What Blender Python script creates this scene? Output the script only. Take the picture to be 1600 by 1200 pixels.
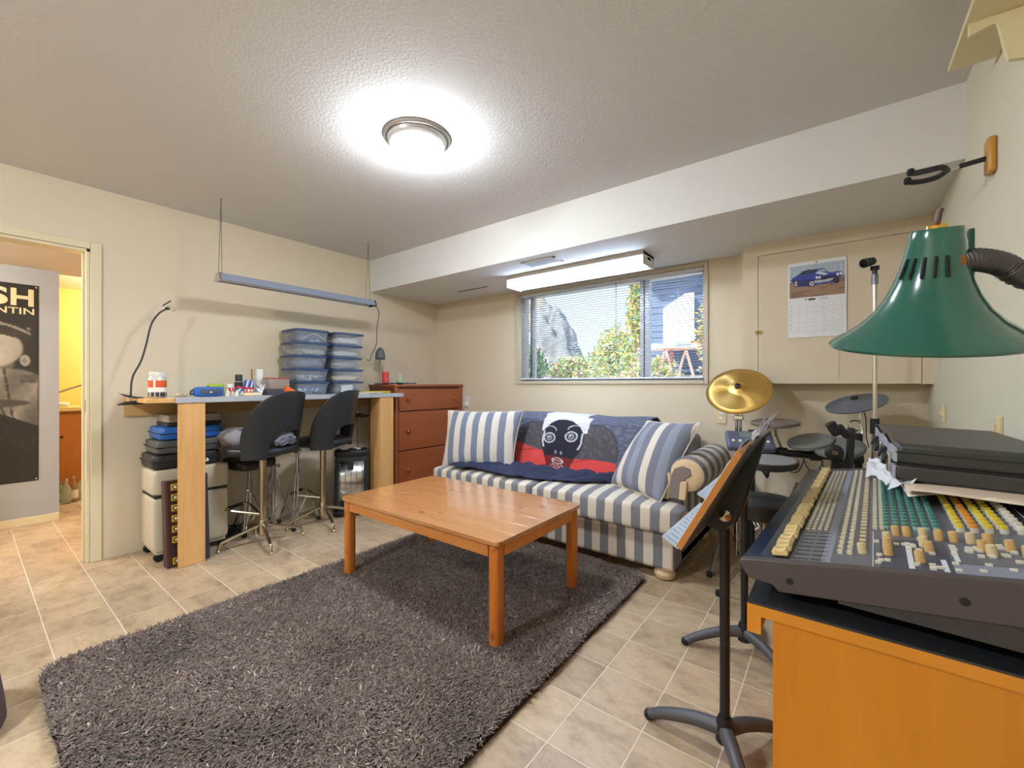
import bpy, bmesh, math, random
import numpy as np
from mathutils import Vector, Matrix, Euler, noise
random.seed(7); np.random.seed(7)
scene = bpy.context.scene
C = scene.collection
PI = math.pi
for o in list(bpy.data.objects): bpy.data.objects.remove(o)

# ------------------------------------------------------------------ camera, world, lights, exposure
EYE = 1.14; YAW = math.radians(37.5); FPX = 660.0
cam_d = bpy.data.cameras.new('camera'); cam = bpy.data.objects.new('camera', cam_d); C.objects.link(cam)
cam.location = (0, 0, EYE); cam.rotation_euler = (PI/2, 0, YAW)
cam_d.sensor_width = 36; cam_d.lens = 36*FPX/1600; cam_d.clip_start = .02; cam_d.clip_end = 200
scene.camera = cam
world = bpy.data.worlds.new('sky'); scene.world = world; world.use_nodes = True
wn = world.node_tree; wn.nodes.clear()
bg = wn.nodes.new('ShaderNodeBackground'); wo = wn.nodes.new('ShaderNodeOutputWorld')
bg.inputs[0].default_value = (.52, .68, .92, 1); bg.inputs[1].default_value = 1.45
wn.links.new(bg.outputs[0], wo.inputs[0])
def light(name, kind, loc, energy, color, rot=(0,0,0), **kw):
    d = bpy.data.lights.new(name, kind); d.energy = energy; d.color = color
    for k, v in kw.items(): setattr(d, k, v)
    o = bpy.data.objects.new(name, d); C.objects.link(o); o.location = loc; o.rotation_euler = rot
    return o
light('sunlight', 'SUN', (0, -5, 12), 7.0, (1, .93, .82), (math.radians(48), 0, math.radians(-28)), angle=.01)
portal = light('window_daylight_portal', 'AREA', (-1.68, 3.66, 1.6), 1, (1, 1, 1), (-PI/2, 0, 0), shape='RECTANGLE', size=1.8, size_y=.9)
portal.data.cycles.is_portal = True
vs = scene.view_settings
vs.view_transform = 'Standard'; vs.look = 'None'; vs.gamma = 1; vs.use_curve_mapping = False; vs.exposure = 0.53

# ------------------------------------------------------------------ helpers
_S, _C = math.sin(YAW), math.cos(YAW)
def at(px, py, k, val):
    """a point of the room on plane X/Y/Z = val (or at depth D = val) seen at this place of the survey photo"""
    u = (px-800)/FPX; a = Vector((-_S+u*_C, _C+u*_S, (600-py)/FPX))
    t = {'X': lambda: val/a.x, 'Y': lambda: val/a.y, 'Z': lambda: (val-EYE)/a.z, 'D': lambda: val}[k]()
    return Vector((0, 0, EYE)) + a*t
def lin(c):
    r = []
    for x in c[:3]:
        x /= 255.0; r.append(x/12.92 if x <= .04045 else ((x+.055)/1.055)**2.4)
    return (*r, 1)
MATS = {}
class NT:
    def __init__(s, name):
        s.m = bpy.data.materials.new(name); s.m.use_nodes = True; s.t = s.m.node_tree; s.t.nodes.clear()
        s.out = s.n('OutputMaterial'); s.b = s.n('BsdfPrincipled'); s.l(s.b.outputs[0], s.out.inputs[0])
    def n(s, k, **kw):
        x = s.t.nodes.new('ShaderNode'+k)
        for a, v in kw.items(): setattr(x, a, v)
        return x
    def l(s, a, b): s.t.links.new(a, b)
    def math(s, op, a, b=None, c=None):
        x = s.n('Math', operation=op)
        for i, v in enumerate((a, b, c)):
            if v is None: continue
            if isinstance(v, (int, float)): x.inputs[i].default_value = v
            else: s.l(v, x.inputs[i])
        return x.outputs[0]
    def mix(s, f, a, b, blend='MIX'):
        x = s.n('Mix', data_type='RGBA', blend_type=blend)
        for sock, v in ((x.inputs[0], f), (x.inputs[6], a), (x.inputs[7], b)):
            if isinstance(v, (int, float)): sock.default_value = v
            elif isinstance(v, tuple): sock.default_value = v
            else: s.l(v, sock)
        return x.outputs[2]
    def ramp(s, f, stops):
        x = s.n('ValToRGB'); e = x.color_ramp.elements
        while len(e) < len(stops): e.new(.5)
        for i, (p, c) in enumerate(stops): e[i].position = p; e[i].color = c
        s.l(f, x.inputs[0]); return x.outputs[0]
    def noise(s, vec, scale, detail=4, rough=.5, dist=0):
        x = s.n('TexNoise'); x.inputs['Scale'].default_value = scale; x.inputs['Detail'].default_value = detail
        x.inputs['Roughness'].default_value = rough; x.inputs['Distortion'].default_value = dist
        if vec is not None: s.l(vec, x.inputs[0])
        return x.outputs[0]
    def coord(s, kind='Object', scale=(1, 1, 1)):
        t = s.n('TexCoord'); m = s.n('Mapping'); m.inputs['Scale'].default_value = scale
        s.l(t.outputs[kind], m.inputs[0]); return m.outputs[0]
    def bump(s, h, strength, dist=.01):
        x = s.n('Bump'); x.inputs['Strength'].default_value = strength; x.inputs['Distance'].default_value = dist
        s.l(h, x.inputs['Height']); s.l(x.outputs[0], s.b.inputs['Normal'])
    def set(s, **kw):
        for k, v in kw.items():
            i = s.b.inputs[k.replace('_', ' ')]
            if hasattr(v, 'is_linked'): s.l(v, i)
            else: i.default_value = v
        return s
def plain(name, rgb, rough=.5, metal=0, var=.08, vs=6, bump=0, bs=60, **kw):
    if name in MATS: return MATS[name]
    t = NT(name); co = t.coord(); c = lin(rgb)
    if var:
        f = t.noise(co, vs)
        col = t.mix(f, tuple(x*(1-var) for x in c[:3])+(1,), tuple(min(1, x*(1+var)) for x in c[:3])+(1,))
        t.set(Base_Color=col)
    else: t.set(Base_Color=c)
    t.set(Roughness=rough, Metallic=metal)
    if bump: t.bump(t.noise(co, bs, 3), bump, .005)
    for k, v in kw.items(): t.b.inputs[k.replace('_', ' ')].default_value = v
    MATS[name] = t.m; return t.m
def wood(name, c1, c2, axis=0, rough=.4, knots=True, scale=9, knotcol=None):
    if name in MATS: return MATS[name]
    t = NT(name); sc = [scale*1.6]*3; sc[axis] = scale*.12
    co = t.coord(scale=tuple(sc)); n1 = t.noise(co, 1.3, 6, .6, .8)
    col = t.ramp(n1, [(.3, lin(c1)), (.7, lin(c2))])
    f2 = t.noise(t.coord(scale=tuple(x*6 for x in sc)), 2, 3)
    col = t.mix(t.math('MULTIPLY', f2, .22), col, lin(tuple(x*.6 for x in c1)))
    if knots:
        v = t.n('TexVoronoi'); ks = [13]*3; ks[axis] = 6.0; t.l(t.coord(scale=tuple(ks)), v.inputs[0]); v.inputs['Scale'].default_value = 1
        k = t.ramp(v.outputs['Distance'], [(.07, (1, 1, 1, 1)), (.19, (0, 0, 0, 1))])
        col = t.mix(t.math('MULTIPLY', k, .75), col, lin(knotcol or tuple(x*.5 for x in c1)))
    t.set(Base_Color=col, Roughness=rough); t.bump(n1, .04)
    MATS[name] = t.m; return t.m
def stripe(name, axis, period, c1, c2, c3=None, off=0, thr=.5):
    """woven fabric in broad stripes, counted along one axis of the object"""
    if name in MATS: return MATS[name]
    t = NT(name); sp = t.n('SeparateXYZ'); tc = t.n('TexCoord'); t.l(tc.outputs['Object'], sp.inputs[0])
    w = t.math('MULTIPLY_ADD', t.noise(t.coord(), 7, 2), .012, sp.outputs[axis])
    f = t.math('FRACT', t.math('MULTIPLY_ADD', w, 1/period, off+100))
    k = t.math('LESS_THAN', f, thr)
    a = lin(c1); b = lin(c2)
    if c3:
        alt = t.math('GREATER_THAN', t.math('FRACT', t.math('MULTIPLY_ADD', w, .5/period, off/2+100)), .5)
        a = t.mix(alt, lin(c1), lin(c3))
    col = t.mix(k, a, b)
    wv = t.noise(t.coord(scale=(260, 260, 260)), 1, 2)
    col = t.mix(t.math('MULTIPLY', wv, .2), col, (.12, .11, .1, 1))
    t.set(Base_Color=col, Roughness=.9); t.b.inputs['Sheen Weight'].default_value = .15
    t.bump(wv, .15, .002); MATS[name] = t.m; return t.m
def emit(name, rgb, strength):
    if name in MATS: return MATS[name]
    t = NT(name); t.set(Base_Color=(.9, .9, .9, 1)); t.b.inputs['Emission Color'].default_value = lin(rgb); t.b.inputs['Emission Strength'].default_value = strength
    MATS[name] = t.m; return t.m
def printed(name='printed_cloth', rough=.9, attr='print'):
    if name in MATS: return MATS[name]
    t = NT(name); a = t.n('Attribute'); a.attribute_name = attr
    t.set(Base_Color=a.outputs['Color'], Roughness=rough); MATS[name] = t.m; return t.m
def clear(name, rgb, alpha=.5, rough=.25):
    """see-through plastic or glass sheet: part transparent, part tinted body"""
    if name in MATS: return MATS[name]
    t = NT(name); t.set(Base_Color=lin(rgb), Roughness=rough, Alpha=alpha); MATS[name] = t.m; return t.m

class MB:
    def __init__(s): s.v = []; s.f = []; s.mi = []; s.cur = 0
    def add(s, vs, fs, mat=None):
        n = len(s.v)
        for p in vs:
            p = Vector(p)
            s.v.append(tuple(mat @ p) if mat is not None else tuple(p))
        for f in fs: s.f.append(tuple(i+n for i in f)); s.mi.append(s.cur)
        return s
    def slot(s, i): s.cur = i; return s
    def box(s, x0, x1, y0, y1, z0, z1, mat=None):
        return s.add([(x0,y0,z0),(x1,y0,z0),(x1,y1,z0),(x0,y1,z0),(x0,y0,z1),(x1,y0,z1),(x1,y1,z1),(x0,y1,z1)],
                     [(0,3,2,1),(4,5,6,7),(0,1,5,4),(1,2,6,5),(2,3,7,6),(3,0,4,7)], mat)
    def cbox(s, c, size, rot=(0,0,0)):
        x, y, z = (k/2 for k in size)
        return s.box(-x, x, -y, y, -z, z, Matrix.Translation(c) @ Euler(rot).to_matrix().to_4x4())
    def prism(s, poly, h0, h1, axis='y', mat=None):
        """a closed outline in the plane across `axis`, extruded from h0 to h1"""
        n = len(poly)
        def mk(a, b, h): return {'y': (a, h, b), 'x': (h, a, b), 'z': (a, b, h)}[axis]
        vs = [mk(a, b, h0) for a, b in poly]+[mk(a, b, h1) for a, b in poly]
        return s.add(vs, [tuple(range(n)), tuple(range(2*n-1, n-1, -1))]+[(i, i+n, (i+1) % n+n, (i+1) % n) for i in range(n)], mat)
    def lathe(s, prof, n=24, mat=None, close=True):
        vs = []; fs = []
        for r, z in prof:
            for i in range(n): a = 2*PI*i/n; vs.append((r*math.cos(a), r*math.sin(a), z))
        for j in range(len(prof)-1):
            for i in range(n): k = (i+1) % n; fs.append((j*n+i, j*n+k, (j+1)*n+k, (j+1)*n+i))
        if close: fs.append(tuple(range(n-1, -1, -1))); fs.append(tuple((len(prof)-1)*n+i for i in range(n)))
        return s.add(vs, fs, mat)
    def tube(s, pts, r, n=8, ry=None):
        pts = [Vector(p) for p in pts]; m = len(pts); rs = r if isinstance(r, (list, tuple)) else [r]*m
        t0 = (pts[1]-pts[0]).normalized(); up = Vector((0, 0, 1)) if abs(t0.z) < .9 else Vector((1, 0, 0))
        u = t0.cross(up).normalized(); vs = []; fs = []
        for i in range(m):
            t = (pts[min(i+1, m-1)]-pts[max(i-1, 0)]).normalized()
            u = (u-t*u.dot(t)).normalized(); w = t.cross(u)
            for k in range(n):
                a = 2*PI*k/n; vs.append(pts[i]+u*(rs[i]*math.cos(a))+w*(rs[i]*math.sin(a)))
        for i in range(m-1):
            for k in range(n): j = (k+1) % n; fs.append((i*n+k, i*n+j, (i+1)*n+j, (i+1)*n+k))
        fs.append(tuple(range(n-1, -1, -1))); fs.append(tuple((m-1)*n+k for k in range(n)))
        return s.add(vs, fs)
    def cyl(s, a, b, r, n=12): return s.tube([a, b], r, n)
    def soft(s, c, size, e=.35, nu=32, nv=16, rot=None, fn=None):
        """a rounded, padded block"""
        def sp(x, p): return math.copysign(abs(x)**p, x)
        vs = []; fs = []; m = Matrix.Translation(c)
        if rot: m = m @ Euler(rot).to_matrix().to_4x4()
        for j in range(nv+1):
            la = -PI/2+PI*j/nv
            for i in range(nu):
                lo = 2*PI*i/nu
                p = Vector((sp(math.cos(la), e)*sp(math.cos(lo), e)*size[0]/2, sp(math.cos(la), e)*sp(math.sin(lo), e)*size[1]/2, sp(math.sin(la), e)*size[2]/2))
                vs.append(fn(p) if fn else p)
        for j in range(nv):
            for i in range(nu): k = (i+1) % nu; fs.append((j*nu+i, j*nu+k, (j+1)*nu+k, (j+1)*nu+i))
        return s.add(vs, fs, m)
    def grid(s, fn, nu, nv, keep=None):
        vs = [fn(i/nu, j/nv) for j in range(nv+1) for i in range(nu+1)]
        fs = [(j*(nu+1)+i, j*(nu+1)+i+1, (j+1)*(nu+1)+i+1, (j+1)*(nu+1)+i) for j in range(nv) for i in range(nu) if keep is None or keep((i+.5)/nu, (j+.5)/nv)]
        return s.add(vs, fs)
    def build(s, name, mats, parent=None, world=False, bevel=0, smooth=35, solid=0, seg=2, loc=None, rot=None, sub=0):
        me = bpy.data.meshes.new(name)
        vs = s.v
        if parent is not None and world:
            L = parent.matrix_basis.inverted(); vs = [tuple(L @ Vector(p)) for p in vs]
        me.from_pydata(vs, [], s.f)
        if not isinstance(mats, (list, tuple)): mats = [mats]
        for m in mats: me.materials.append(m)
        if len(mats) > 1: me.polygons.foreach_set('material_index', s.mi)
        bm = bmesh.new(); bm.from_mesh(me); bmesh.ops.remove_doubles(bm, verts=bm.verts, dist=1e-6) if not solid else None
        bmesh.ops.recalc_face_normals(bm, faces=bm.faces); bm.to_mesh(me); bm.free()
        if smooth:
            me.shade_smooth(); me.set_sharp_from_angle(angle=math.radians(smooth))
        o = bpy.data.objects.new(name, me); C.objects.link(o)
        if parent is not None: o.parent = parent
        if loc is not None: o.location = loc
        if rot is not None: o.rotation_euler = rot
        if solid:
            k = o.modifiers.new('thickness', 'SOLIDIFY'); k.thickness = solid; k.offset = 0
        if bevel:
            k = o.modifiers.new('edges', 'BEVEL'); k.width = bevel; k.segments = seg; k.limit_method = 'ANGLE'; k.angle_limit = math.radians(40)
        if sub:
            k = o.modifiers.new('smooth', 'SUBSURF'); k.levels = k.render_levels = sub
        return o
def tag(o, label=None, cat=None, group=None, kind=None):
    if label: o['label'] = label
    if cat: o['category'] = cat
    if group: o['group'] = group
    if kind: o['kind'] = kind
    return o
def thing(name, loc, label, cat, group=None, rot=(0,0,0)):
    o = bpy.data.objects.new(name, None); C.objects.link(o); o.location = loc; o.rotation_euler = rot; o.empty_display_size = .1
    bl = Matrix.Translation(loc) @ Euler(rot).to_matrix().to_4x4(); o.matrix_basis = bl
    return tag(o, label, cat, group)
def copy_tree(o, parent=None):
    c = o.copy(); C.objects.link(c); c.parent = parent
    for ch in o.children: copy_tree(ch, c)
    return c
def dup(o, name=None, loc=None, rot=None, parent=None):
    c = o.copy(); C.objects.link(c)
    if name: c.name = name
    if parent is not None: c.parent = parent
    if loc is not None: c.location = loc
    if rot is not None: c.rotation_euler = rot
    return c
def struct(name, mb, mat, label, parent=None, **kw):
    o = mb.build(name, mat, parent, smooth=0, **kw); return tag(o, label, None, None, 'structure')
def frame_z(z, xdir=None):
    """rotation whose local z points along the given direction"""
    return Vector(z).normalized().to_track_quat('Z', 'Y').to_matrix().to_4x4()
def text_mesh(name, txt, h, mat, parent, mw, bold=0, width=None, extrude=.0008):
    cu = bpy.data.curves.new(name, 'FONT'); cu.body = txt; cu.size = 1; cu.extrude = 0; cu.offset = bold
    to = bpy.data.objects.new(name, cu); C.objects.link(to)
    dg = bpy.context.evaluated_depsgraph_get(); me = bpy.data.meshes.new_from_object(to.evaluated_get(dg))
    bpy.data.objects.remove(to); bpy.data.curves.remove(cu)
    co = np.array([v.co[:] for v in me.vertices]); mn, mx = co.min(0), co.max(0)
    sy = h/(mx[1]-mn[1]); sx = (width/(mx[0]-mn[0])) if width else sy
    for v in me.vertices: v.co = mw @ Vector(((v.co.x-mn[0])*sx, (v.co.y-mn[1])*sy, extrude))
    me.materials.clear(); me.materials.append(mat)
    o = bpy.data.objects.new(name, me); C.objects.link(o); o.parent = parent
    return o
def print_grid(mb_fn, nu, nv, color, name, mat, parent=None, world=False, solid=0, smooth=60):
    m = MB(); m.grid(mb_fn, nu, nv); me = bpy.data.meshes.new(name)
    vs = m.v
    if parent is not None and world:
        L = parent.matrix_basis.inverted(); vs = [tuple(L @ Vector(p)) for p in vs]
    me.from_pydata(vs, [], m.f); me.materials.append(mat)
    a = me.color_attributes.new('print', 'FLOAT_COLOR', 'POINT')
    cols = []
    for j in range(nv+1):
        for i in range(nu+1): cols += list(lin(color(i/nu, j/nv)))
    a.data.foreach_set('color', cols)
    me.shade_smooth(); me.set_sharp_from_angle(angle=math.radians(smooth))
    o = bpy.data.objects.new(name, me); C.objects.link(o)
    if parent is not None: o.parent = parent
    if solid: k = o.modifiers.new('thickness', 'SOLIDIFY'); k.thickness = solid; k.offset = -1
    return o
def arc(c, r, a0, a1, n, plane='xy'):
    out = []
    for i in range(n+1):
        a = a0+(a1-a0)*i/n; x, y = r*math.cos(a), r*math.sin(a)
        out.append(Vector(c)+{'xy': Vector((x, y, 0)), 'xz': Vector((x, 0, y)), 'yz': Vector((0, x, y))}[plane])
    return out
def spline(pts, n=8):
    """smooth path through the points"""
    P = [Vector(p) for p in pts]; P = [P[0]*2-P[1]]+P+[P[-1]*2-P[-2]]; out = []
    for i in range(1, len(P)-2):
        for k in range(n):
            t = k/n; a, b, c, d = P[i-1:i+3]
            out.append(.5*((2*b)+(c-a)*t+(2*a-5*b+4*c-d)*t*t+(3*b-a-3*c+d)*t**3))
    out.append(P[-2]); return out

# ------------------------------------------------------------------ common materials
black_vinyl = plain('black_vinyl', (34, 36, 40), .38, var=.1, bump=.1, bs=90)
black_plastic = plain('black_plastic', (30, 31, 34), .45, var=.1)
black_metal = plain('black_metal', (38, 39, 42), .4, .3)
chrome = plain('chrome', (205, 205, 205), .16, 1, var=.05)
brassy = plain('aged_chrome', (196, 186, 160), .24, 1, var=.08)
brass = plain('brass', (214, 172, 84), .26, 1)
rubber = plain('black_rubber', (22, 22, 23), .75)
white_plastic = plain('white_plastic', (226, 224, 216), .4)
cream_plastic = plain('cream_plastic', (226, 208, 160), .45)
paper = plain('white_paper', (232, 232, 228), .8, var=.04)
# ------------------------------------------------------------------ the room
XL, XR, YB, ZC, ZS = -3.78, .43, 3.457, 2.40, 2.08
YR = -2.3                                   # the wall behind the camera
wall_m = plain('cream_wall_paint', (216, 202, 175), .75, var=.03, vs=2, bump=.06, bs=140)
wallr_m = plain('pale_cream_wall_paint', (216, 210, 186), .75, var=.03, vs=2, bump=.06, bs=140)
trim_m = plain('cream_trim_paint', (220, 208, 174), .5, var=.03)
soffit_m = plain('white_soffit_paint', (218, 216, 211), .8, var=.03, vs=3, bump=.08, bs=160)
def ceil_mat():
    t = NT('stippled_ceiling_paint'); co = t.coord()
    v = t.n('TexVoronoi'); v.inputs['Scale'].default_value = 75; t.l(co, v.inputs[0])
    n = t.noise(co, 120, 4, .7)
    h = t.math('ADD', t.math('MULTIPLY', v.outputs['Distance'], .7), n)
    col = t.mix(n, lin((206, 205, 203)), lin((222, 221, 219)))
    t.set(Base_Color=col, Roughness=.9); t.bump(h, .22, .008); return t.m
ceil_m = ceil_mat()
grout = plain('tile_joint', (224, 212, 192), .6, var=.06)
def tile_mat():
    t = NT('stone_look_vinyl_tile'); g = t.n('NewGeometry'); oi = t.n('ObjectInfo')
    mp = t.n('Mapping'); mp.inputs['Scale'].default_value = (3.0, 5.2, 1); t.l(g.outputs['Position'], mp.inputs[0])
    ad = t.n('VectorMath', operation='ADD'); t.l(mp.outputs[0], ad.inputs[0])
    sc = t.n('VectorMath', operation='SCALE'); sc.inputs[0].default_value = (17, 31, 0); t.l(oi.outputs['Random'], sc.inputs['Scale']); t.l(sc.outputs[0], ad.inputs[1])
    n1 = t.noise(ad.outputs[0], 1.9, 10, .7, .25); n2 = t.noise(ad.outputs[0], 8, 8, .72, .1)
    col = t.ramp(n1, [(.28, lin((116, 90, 66))), (.43, lin((166, 138, 104))), (.57, lin((194, 168, 134))), (.75, lin((146, 124, 98)))])
    col = t.mix(t.math('MULTIPLY', n2, .5), col, lin((196, 182, 160)))
    r = t.math('MULTIPLY_ADD', oi.outputs['Random'], .22, .86)
    hsv = t.n('HueSaturation'); t.l(r, hsv.inputs['Value']); t.l(col, hsv.inputs['Color'])
    t.set(Base_Color=hsv.outputs[0], Roughness=t.math('MULTIPLY_ADD', n2, .2, .26)); t.bump(n2, .06, .004); return t.m
tile_m = tile_mat()
FX0, FX1, FY0, FY1 = -7.0, XR, YR, YB
m = MB(); m.box(FX0, FX1+.1, FY0, FY1+.1, -.08, -.0008)
floor = struct('floor', m, grout, 'beige stone-look tiled floor with pale joints')
T = .225; TX0, TY0 = -.732, 1.36
RUG = (-2.48, -.88, .18, 2.45)
cells = []
i0, i1 = math.floor((FX0-TX0)/T), math.ceil((FX1-TX0)/T); j0, j1 = math.floor((FY0-TY0)/T), math.ceil((FY1-TY0)/T)
def seen(x, y, z=0):
    dp = -_S*x+_C*y; la = _C*x+_S*y
    if dp < .6: return False
    px = 800+FPX*la/dp; py = 600+FPX*(EYE-z)/dp
    return -40 < px < 1640 and py < 1260
for i in range(i0, i1):
    for j in range(j0, j1):
        x0, x1 = max(FX0, TX0+i*T), min(FX1, TX0+(i+1)*T); y0, y1 = max(FY0, TY0+j*T), min(FY1, TY0+(j+1)*T)
        if x1-x0 < .02 or y1-y0 < .02: continue
        cells.append((x0, x1, y0, y1))
def covered(c):
    x0, x1, y0, y1 = c
    if x0 > RUG[0] and x1 < RUG[1] and y0 > RUG[2] and y1 < RUG[3]: return True
    if x0 > -.1 and .95 < y0: return True
    if y0 > 2.7 and -2.7 < x0 and x1 < -.8: return True
    if x1 < XL-.1 and (y0 > .75): return True
    if x1 < -5.2 and y1 < .5: return True
    return False
vis = [c for c in cells if seen((c[0]+c[1])/2, (c[2]+c[3])/2) and not covered(c)]
vis.sort(key=lambda c: (c[0]+c[1])**2/4+(c[2]+c[3])**2/4); vis = vis[:300]
full = MB(); gq = .0022; full.box(-T/2+gq, T/2-gq, -T/2+gq, T/2-gq, -.006, 0)
tile0 = None; rest = MB(); sv = set(vis)
for c in cells:
    x0, x1, y0, y1 = c; w = (x1-x0 > T-.001 and y1-y0 > T-.001)
    if c in sv:
        if w:
            if tile0 is None: tile0 = full.build('tile', tile_m, floor, smooth=0); o = tile0
            else: o = dup(tile0, 'tile')
            o.location = ((x0+x1)/2, (y0+y1)/2, 0)
        else:
            m = MB(); hx, hy = (x1-x0)/2-gq, (y1-y0)/2-gq; m.box(-hx, hx, -hy, hy, -.006, 0)
            o = m.build('tile', tile_m, floor, smooth=0); o.location = ((x0+x1)/2, (y0+y1)/2, 0)
    else: rest.box(x0+gq, x1-gq, y0+gq, y1-gq, -.006, 0)
o = rest.build('tile_field', tile_m, floor, smooth=0); o['kind'] = 'stuff'
# walls
DY0, DY1, DZ = -.32, .50, 2.0               # doorway in the left wall
m = MB(); m.box(XL-.12, XL, DY1, YB+.15, 0, ZC+.1); m.box(XL-.12, XL, YR, DY0, 0, ZC+.1); m.box(XL-.12, XL, DY0, DY1, DZ, ZC+.1)
struct('wall_left', m, wall_m, 'cream painted wall behind the workbench')
WX0, WX1, WZ0, WZ1 = -2.56, -.80, 1.17, 2.045
m = MB(); m.box(XL-.12, WX0, YB, YB+.15, 0, ZC+.1); m.box(WX1, XR+.12, YB, YB+.15, 0, ZC+.1)
m.box(WX0, WX1, YB, YB+.15, 0, WZ0); m.box(WX0, WX1, YB, YB+.15, WZ1, ZC+.1)
struct('wall_back', m, wall_m, 'cream painted wall with the wide window')
m = MB(); m.box(XR, XR+.12, YR, YB+.15, 0, ZC+.1); struct('wall_right', m, wallr_m, 'pale cream wall behind the mixing desk')
m = MB(); m.box(XL-.12, XR+.12, YR-.12, YR, 0, ZC+.1); struct('wall_rear', m, wall_m, 'cream wall behind the camera')
m = MB(); m.box(XL-.12, XR+.12, YR-.12, YB+.15, ZC, ZC+.1); struct('ceiling', m, ceil_m, 'stippled grey-white ceiling')
m = MB(); m.box(XL, XR, 2.547, YB, ZS, ZC); struct('ceiling_soffit', m, soffit_m, 'smooth white dropped soffit along the window wall')
# doorway casing
d1 = bpy.data.objects.new('door_1', None); C.objects.link(d1); d1.location = (XL, .1, 0); tag(d1, 'cream cased doorway to the hall', None, None, 'structure')
m = MB(); m.box(XL, XL+.014, DY1, DY1+.052, 0, DZ+.045); m.build('casing', trim_m, d1, True, bevel=.003)
m = MB(); m.box(XL, XL+.014, DY0-.052, DY0, 0, DZ+.045); m.build('casing', trim_m, d1, True, bevel=.003)
m = MB(); m.box(XL, XL+.014, DY0, DY1, DZ, DZ+.045); m.build('head_casing', trim_m, d1, True, bevel=.003)
m = MB(); m.box(XL-.12, XL, DY1-.018, DY1, 0, DZ); m.box(XL-.075, XL-.045, DY1-.03, DY1-.018, 0, DZ); m.build('jamb', trim_m, d1, True, bevel=.002)
m = MB(); m.box(XL-.12, XL, DY0, DY1, DZ-.018, DZ); m.build('head_jamb', trim_m, d1, True, bevel=.002)
m = MB(); m.box(XL-.035, XL-.008, DY1-.0205, DY1-.018, .96, 1.04); m.build('strike_plate', chrome, d1, True)
# hall and kitchen beyond
grey_m = plain('grey_hall_paint', (164, 168, 174), .75, var=.03, vs=2, bump=.05, bs=140)
yellow_m = plain('yellow_kitchen_paint', (234, 194, 100), .7, var=.03, vs=2)
HX = -5.18
m = MB(); m.box(HX-.1, HX, -1.6, .50, 0, ZS); struct('wall_hall', m, grey_m, 'blue-grey hall wall carrying the tall poster')
m = MB(); m.box(HX, HX+.012, -1.6, .50, 0, .065); struct('baseboard_hall', m, trim_m, 'cream baseboard along the grey hall wall', bevel=.003)
m = MB(); m.box(-7.0, -6.9, -2.0, 2.4, 0, 2.5); struct('wall_kitchen', m, yellow_m, 'warm yellow kitchen wall past the hall')
m = MB(); m.box(-6.9, XL-.12, 2.3, 2.4, 0, 2.5); struct('wall_kitchen_far', m, yellow_m, 'yellow wall closing the kitchen beyond the doorway')
m = MB(); m.box(-6.9, XL-.12, -2.0, -1.9, 0, 2.5); struct('wall_hall_end', m, yellow_m, 'end wall of the hall out of view')
hallceil_m = plain('hall_ceiling_paint', (196, 182, 164), .9, var=.04, bump=.3, bs=110)
m = MB(); m.box(HX-.1, XL-.12, -2.0, 2.4, ZS, ZS+.1); struct('ceiling_hall', m, hallceil_m, 'low stippled hall ceiling')
m = MB(); m.box(-7.0, HX-.1, -2.0, 2.4, 2.22, 2.32); struct('ceiling_kitchen', m, plain('kitchen_ceiling_paint', (232, 222, 196), .9), 'pale kitchen ceiling')
light('kitchen_light', 'POINT', (-6.0, 1.35, 2.05), 46, (1, .93, .80), shadow_soft_size=.12)
light('hall_light', 'POINT', (-4.5, -.9, 1.95), 60, (1, .98, .95), shadow_soft_size=.12)
# window
w1 = bpy.data.objects.new('window_1', None); C.objects.link(w1); w1.location = (-1.68, YB, WZ0); tag(w1, 'wide sliding window with cream casing', None, None, 'structure')
cas_m = plain('taupe_casing_paint', (196, 184, 160), .5, var=.04)
for nm, b in (('casing', (WX0-.045, WX0, WZ0-.03, WZ1+.03)), ('casing', (WX1, WX1+.03, WZ0-.03, WZ1+.03)), ('head_casing', (WX0, WX1, WZ1, WZ1+.03)), ('sill_casing', (WX0, WX1, WZ0-.03, WZ0))):
    m = MB(); m.box(b[0], b[1], YB-.014, YB, b[2], b[3]); m.build(nm, cas_m, w1, True, bevel=.003)
alu = plain('white_window_frame', (214, 218, 222), .4, var=.03)
m = MB(); m.box(WX0, WX0+.03, YB+.07, YB+.13, WZ0, WZ1); m.build('frame_stile', alu, w1, True, bevel=.003)
m = MB(); m.box(WX1-.03, WX1, YB+.07, YB+.13, WZ0, WZ1); m.build('frame_stile', alu, w1, True, bevel=.003)
m = MB(); m.box(WX0, WX1, YB+.07, YB+.13, WZ0, WZ0+.03); m.build('frame_rail', alu, w1, True, bevel=.003)
m = MB(); m.box(WX0, WX1, YB+.07, YB+.13, WZ1-.03, WZ1); m.build('frame_rail', alu, w1, True, bevel=.003)
xm = -1.30
m = MB(); m.box(xm-.03, xm+.05, YB+.075, YB+.125, WZ0, WZ1); m.build('mullion', alu, w1, True, bevel=.003)
m = MB(); m.box(WX0+.10, WX0+.135, YB+.085, YB+.12, WZ0, WZ1); m.build('sash_stile', alu, w1, True, bevel=.003)
seal = plain('dark_window_seal', (60, 64, 70), .6)
m = MB(); m.box(xm+.002, xm+.012, YB+.070, YB+.075, WZ0, WZ1); m.build('seal', seal, w1, True)
m = MB(); m.box(WX0+.088, WX0+.10, YB+.08, YB+.12, WZ0, WZ1); m.build('seal', seal, w1, True)
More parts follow.
